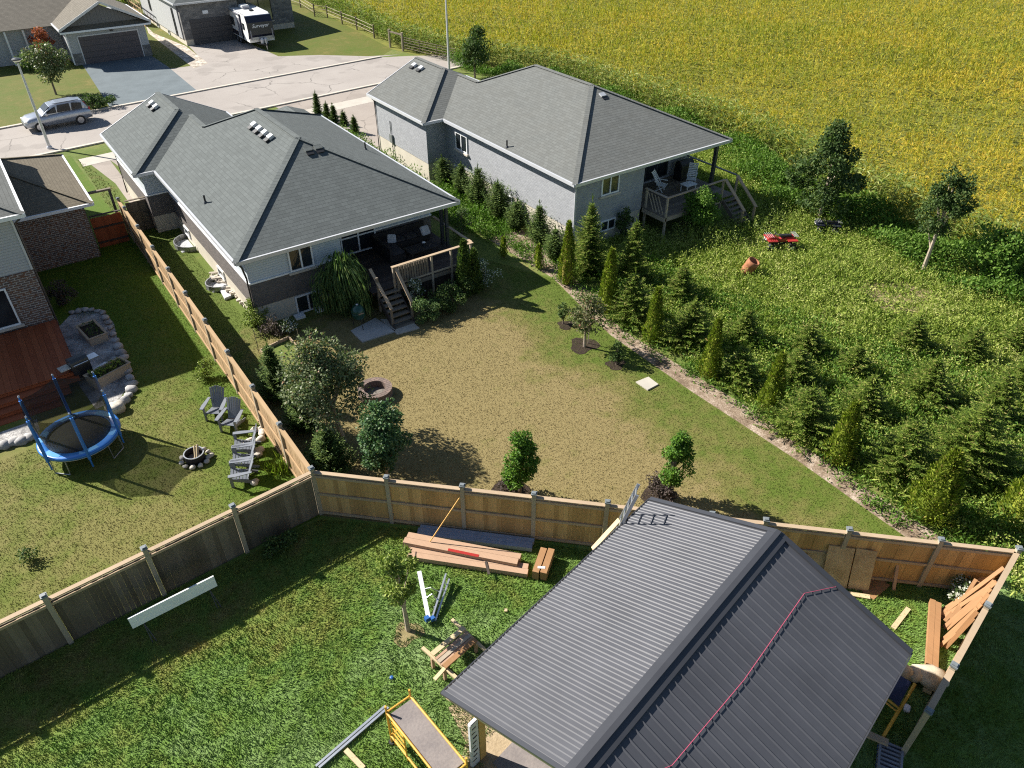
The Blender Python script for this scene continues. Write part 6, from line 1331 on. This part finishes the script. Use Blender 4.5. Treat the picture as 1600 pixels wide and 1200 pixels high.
# --- rough meadow ---
mead = [(20.6, 3.2), (19.8, 2.6), (40, 1), (40.0, 8), (38.3, 10.6), (37.3, 15), (39.2, 22.6), (42.6, 31), (42.5, 40), (34.6, 30), (34.6, 24.2), (28, 25.2), (28, 27), (23.0, 27), (22.4, 24), (20.9, 20), (20.6, 12)]
bare = blob(G2(1405, 465), 1.5, sd=1405, sx=1.2)
P_ = seen(scatter(mead, 170)); P_ = P_[(~inpoly(P_, bare)) | (R.random(len(P_)) < .3)]; n = len(P_)
hn = .5+.35*np.sin(P_[:, 0]*2.3+1.7*np.sin(P_[:, 1]*1.6))*np.sin(P_[:, 1]*2.1+1.3*np.sin(P_[:, 0]*1.5))+.25*np.sin(P_[:, 0]*.7+P_[:, 1]*.9)
l = Leaves()
for k_ in range(4):
    q = R.normal(size=(n, 2))*.07; hh = (.05+.40*hn*R.random(n)**1.5)
    l.add(np.stack([P_[:, 0]+q[:, 0], P_[:, 1]+q[:, 1], hh*.5*R.random(n)], 1), N3(n, 1.1)+np.array([0, 0, 1.0]), hh+.07, R.uniform(.03, .07, n))
P_ = P_[R.random(len(P_)) < .07]
for k_ in range(14):
    q = R.normal(size=(len(P_), 2))*.10; l.add(np.stack([P_[:, 0]+q[:, 0], P_[:, 1]+q[:, 1], .12+.45*R.random(len(P_))], 1), N3(len(P_))+np.array([0, 0, .4]), R.uniform(.06, .13, len(P_)), R.uniform(.035, .06, len(P_)))
tag(l.build('meadow', 'L_weed'), 'rough waist high weeds and grass covering the right hand lot', 'meadow', kind='stuff')
print('meadow', n*4)
# leafy undergrowth between the spruces
l = Leaves(); P_ = seen(scatter([(20.7, 3.4), (22, 2.9), (30, 2.5), (31, 8), (28, 13), (26.5, 19), (25.5, 24.5), (22.8, 26), (21.4, 22), (20.9, 12)], 42)); n = len(P_); hn = .35+.65*(.5+.5*np.sin(P_[:, 0]*2.1+2*np.sin(P_[:, 1]*1.3)))
for k_ in range(6):
    q = R.normal(size=(n, 2))*.12; l.add(np.stack([P_[:, 0]+q[:, 0], P_[:, 1]+q[:, 1], hn*.62*R.random(n)], 1), N3(n)+np.array([0, 0, .7]), R.uniform(.10, .2, n), R.uniform(.04, .08, n))
tag(l.build('undergrowth', 'L_vine'), 'leafy green undergrowth between the young spruces and cedars', 'weeds', kind='stuff')
# rank weeds at field edge and below deck
l = Leaves(); bank = [(36.2, 8), (39.8, 8), (40, 15), (40.6, 22.6), (43.2, 33), (43.5, 42), (42.6, 54), (39, 62), (38, 64), (38, 61), (41.7, 50), (42.0, 38), (39.5, 31.5), (36.5, 25), (37.2, 20), (35.6, 14.5)]
P_ = scatter(bank, 26); n = len(P_); hn = .6+.4*np.sin(P_[:, 1]*.9+2*np.sin(P_[:, 0]))
for k_ in range(16):
    q = R.normal(size=(n, 2))*.22; l.add(np.stack([P_[:, 0]+q[:, 0], P_[:, 1]+q[:, 1], hn*1.25*R.random(n)**.6], 1), N3(n)+np.array([0, 0, .5]), R.uniform(.12, .22, n), R.uniform(.06, .10, n))
tag(l.build('weed_bank', 'L_vine'), 'dense bank of rank green weeds along the edge of the corn', 'weeds', kind='stuff')
l = Leaves(); P_ = scatter([(28.4, 22.6), (36, 21.6), (36.5, 25), (34.2, 26), (34, 23.5), (30, 25.2), (28.4, 25.3)], 20)
for p in P_:
    n = 7; hh = R.uniform(.5, 1.1); z = np.linspace(.2, hh, n); l.add(np.stack([np.full(n, p[0]), np.full(n, p[1]), z], 1), N3(n)+np.array([0, 0, .8]), .16, .04)
tag(l.build('tall_weeds', 'L_pale'), 'tall pale flower spikes in shadow below the right hand deck', 'weeds', kind='stuff')
# --- corn ---
corn = [(40.4, 3), (140, -40), (150, 150), (36, 150), (39.6, 103), (37.2, 73), (39.0, 63.6), (42.8, 55), (43.4, 38), (41.2, 26), (39.4, 16)]
P_ = scatter(corn, 8.5); d_ = np.hypot(P_[:, 0], P_[:, 1]); P_ = P_[d_ < 165]
x_, y_ = px_of(P_, 2.0); P_ = P_[(x_ > 380) & (x_ < 1700) & (y_ > -90) & (y_ < 1250)]
d_ = np.hypot(P_[:, 0], P_[:, 1]); P_ = P_[R.random(len(P_)) < np.clip(1.25-d_/130, .42, 1)]
n = len(P_); d_ = np.hypot(P_[:, 0], P_[:, 1]); sc = 1+.25*(d_ > 70); print('corn plants', n)
hc = 2.05+.16*np.sin(P_[:, 0]*.35+P_[:, 1]*.21)+R.normal(size=n)*.10
l = Leaves()
for k_ in range(8):
    a = R.uniform(0, 2*pi, n); z0_ = hc*R.uniform(.55, .93, n) if k_ > 1 else hc*R.uniform(.25, .6, n)
    B_ = np.stack([P_[:, 0]+R.normal(size=n)*.05, P_[:, 1]+R.normal(size=n)*.05, z0_], 1); up_ = R.uniform(.35, 1.1, n)
    U_ = np.stack([np.cos(a), np.sin(a), up_], 1); l.add(B_, U_, R.uniform(.28, .48, n)*sc, .06*sc, np.tile([0, 0, 1.], (n, 1)), droop=.38)
for k_ in range(2): l.add(np.stack([P_[:, 0], P_[:, 1], hc*.93], 1), np.stack([R.normal(size=n)*.3, R.normal(size=n)*.3, np.ones(n)], 1), .34*sc, .05*sc)
tag(l.build('corn_field', 'L_corn'), 'wide field of yellowing corn filling the top right', 'corn', kind='stuff')
# green outer rows
l = Leaves(); edge = [(40.0, 8), (39.3, 16), (40.8, 24), (43.1, 34), (43.0, 44), (42.6, 55), (38.8, 63), (36.9, 72.5), (38.0, 85), (39.2, 103)]
rows = []
for off in (0, .7, 1.4):
    for a_, b_ in zip(edge[:-1], edge[1:]):
        L_ = hypot(b_[0]-a_[0], b_[1]-a_[1]); k_ = int(L_/.22); t = (np.arange(k_)+R.random(k_)*.6)/k_; rows.append(np.stack([a_[0]+(b_[0]-a_[0])*t+off+.1, a_[1]+(b_[1]-a_[1])*t], 1))
P_ = np.concatenate(rows); n = len(P_)
for k_ in range(13):
    a = R.uniform(0, 2*pi, n); B_ = np.stack([P_[:, 0], P_[:, 1], R.uniform(.3, 2.15, n)], 1); l.add(B_, np.stack([np.cos(a), np.sin(a), R.uniform(.3, 1.1, n)], 1), R.uniform(.45, .75, n), .085, np.tile([0, 0, 1.], (n, 1)), droop=.4)
for k_ in range(2): l.add(np.stack([P_[:, 0], P_[:, 1], R.uniform(0, 1.0, n)], 1), np.tile([0, 0, 1.], (n, 1))+N3(n, .05), 1.2, .04)
tag(l.build('corn_rows', 'L_cornedge'), 'green outer rows of corn along the field margin', 'corn', kind='stuff')
# --- lawn blades ---
def grass(name, label, poly, dens, h0, h1, wd, mat, lean=.5, holes=(), swirl=0):
    P_ = seen(scatter(poly, dens, holes), 120); n = len(P_); l = Leaves()
    U_ = N3(n, lean)+np.array([0, 0, 1.0])
    if swirl:
        an = 2.2*np.sin(P_[:, 0]*1.1+1.5*np.sin(P_[:, 1]*.9))+1.7*np.cos(P_[:, 1]*1.3+np.sin(P_[:, 0]*1.7)); U_[:, 0] += swirl*np.cos(an); U_[:, 1] += swirl*np.sin(an)
    l.add(np.stack([P_[:, 0], P_[:, 1], np.zeros(n)], 1), U_, R.uniform(h0, h1, n), R.uniform(wd*.7, wd*1.3, n)); print(name, n)
    return tag(l.build(name, mat), label, 'grass', kind='stuff')
pm = [(4.8, 17.6), (19.2, 3.7), (19.3, 5.9), (19.45, 10), (19.35, 15), (19.45, 20), (20.5, 25.5), (18.6, 30), (17.9, 30), (17.3, 27), (12.95, 27.2), (12.9, 25.2), (10.2, 25.7), (10.2, 27), (7.4, 29.4), (6.8, 29.8), (6.8, 43), (4.8, 43)]
grass('dry_grass', 'short dry tan and green blades of the middle lawn', pm, 600, .025, .06, .018, 'B_dry', .9)
pl = [(-14, 16.9), (4.65, 17.4), (4.65, 43), (1.0, 41), (.6, 35), (1.9, 35), (1.5, 28.3), (.4, 27), (-2, 26.4), (-14, 25.5)]
grass('yard_grass', 'mown yellow green blades of the left yard', pl, 600, .03, .065, .018, 'B_left', .8)
pf = [(-12, 3), (-12, 16.5), (4.6, 17.2), (19.3, 3.2), (20, 2.8), (26, 2.5), (26, -6), (-5, -2)]
grass('lush_grass', 'long lush green blades of the foreground lawn', pf, 1150, .05, .12, .019, 'B_front', .45, holes=[[pv(.4, HW-.4)[:2], pv(LEN-.4, HW-.4)[:2], pv(LEN-.4, -HW+.4)[:2], pv(.4, -HW+.4)[:2]], blob(G2(637, 990), .2, sd=637, sx=1.2)], swirl=.75)
grass('street_grass', 'street side blades of the far front lawns', [(5.2, 44), (5.6, 50), (5.0, 55), (4.6, 57), (4.6, 44), (3.2, 45)], 120, .04, .08, .04, 'B_street', .8)
l = Leaves(); g0 = G(436, 735); n = 130; q = R.normal(size=(n, 2))*.22
l.add(np.stack([g0[0]+q[:, 0], g0[1]+q[:, 1], np.zeros(n)], 1), N3(n, .35)+np.array([0, 0, 1]), R.uniform(.35, .6, n), .035)
tag(l.build('lime_grass', 'L_iris'), 'tuft of lime green blade leaves beside the nearest grey lawn chair', 'ornamental grass')
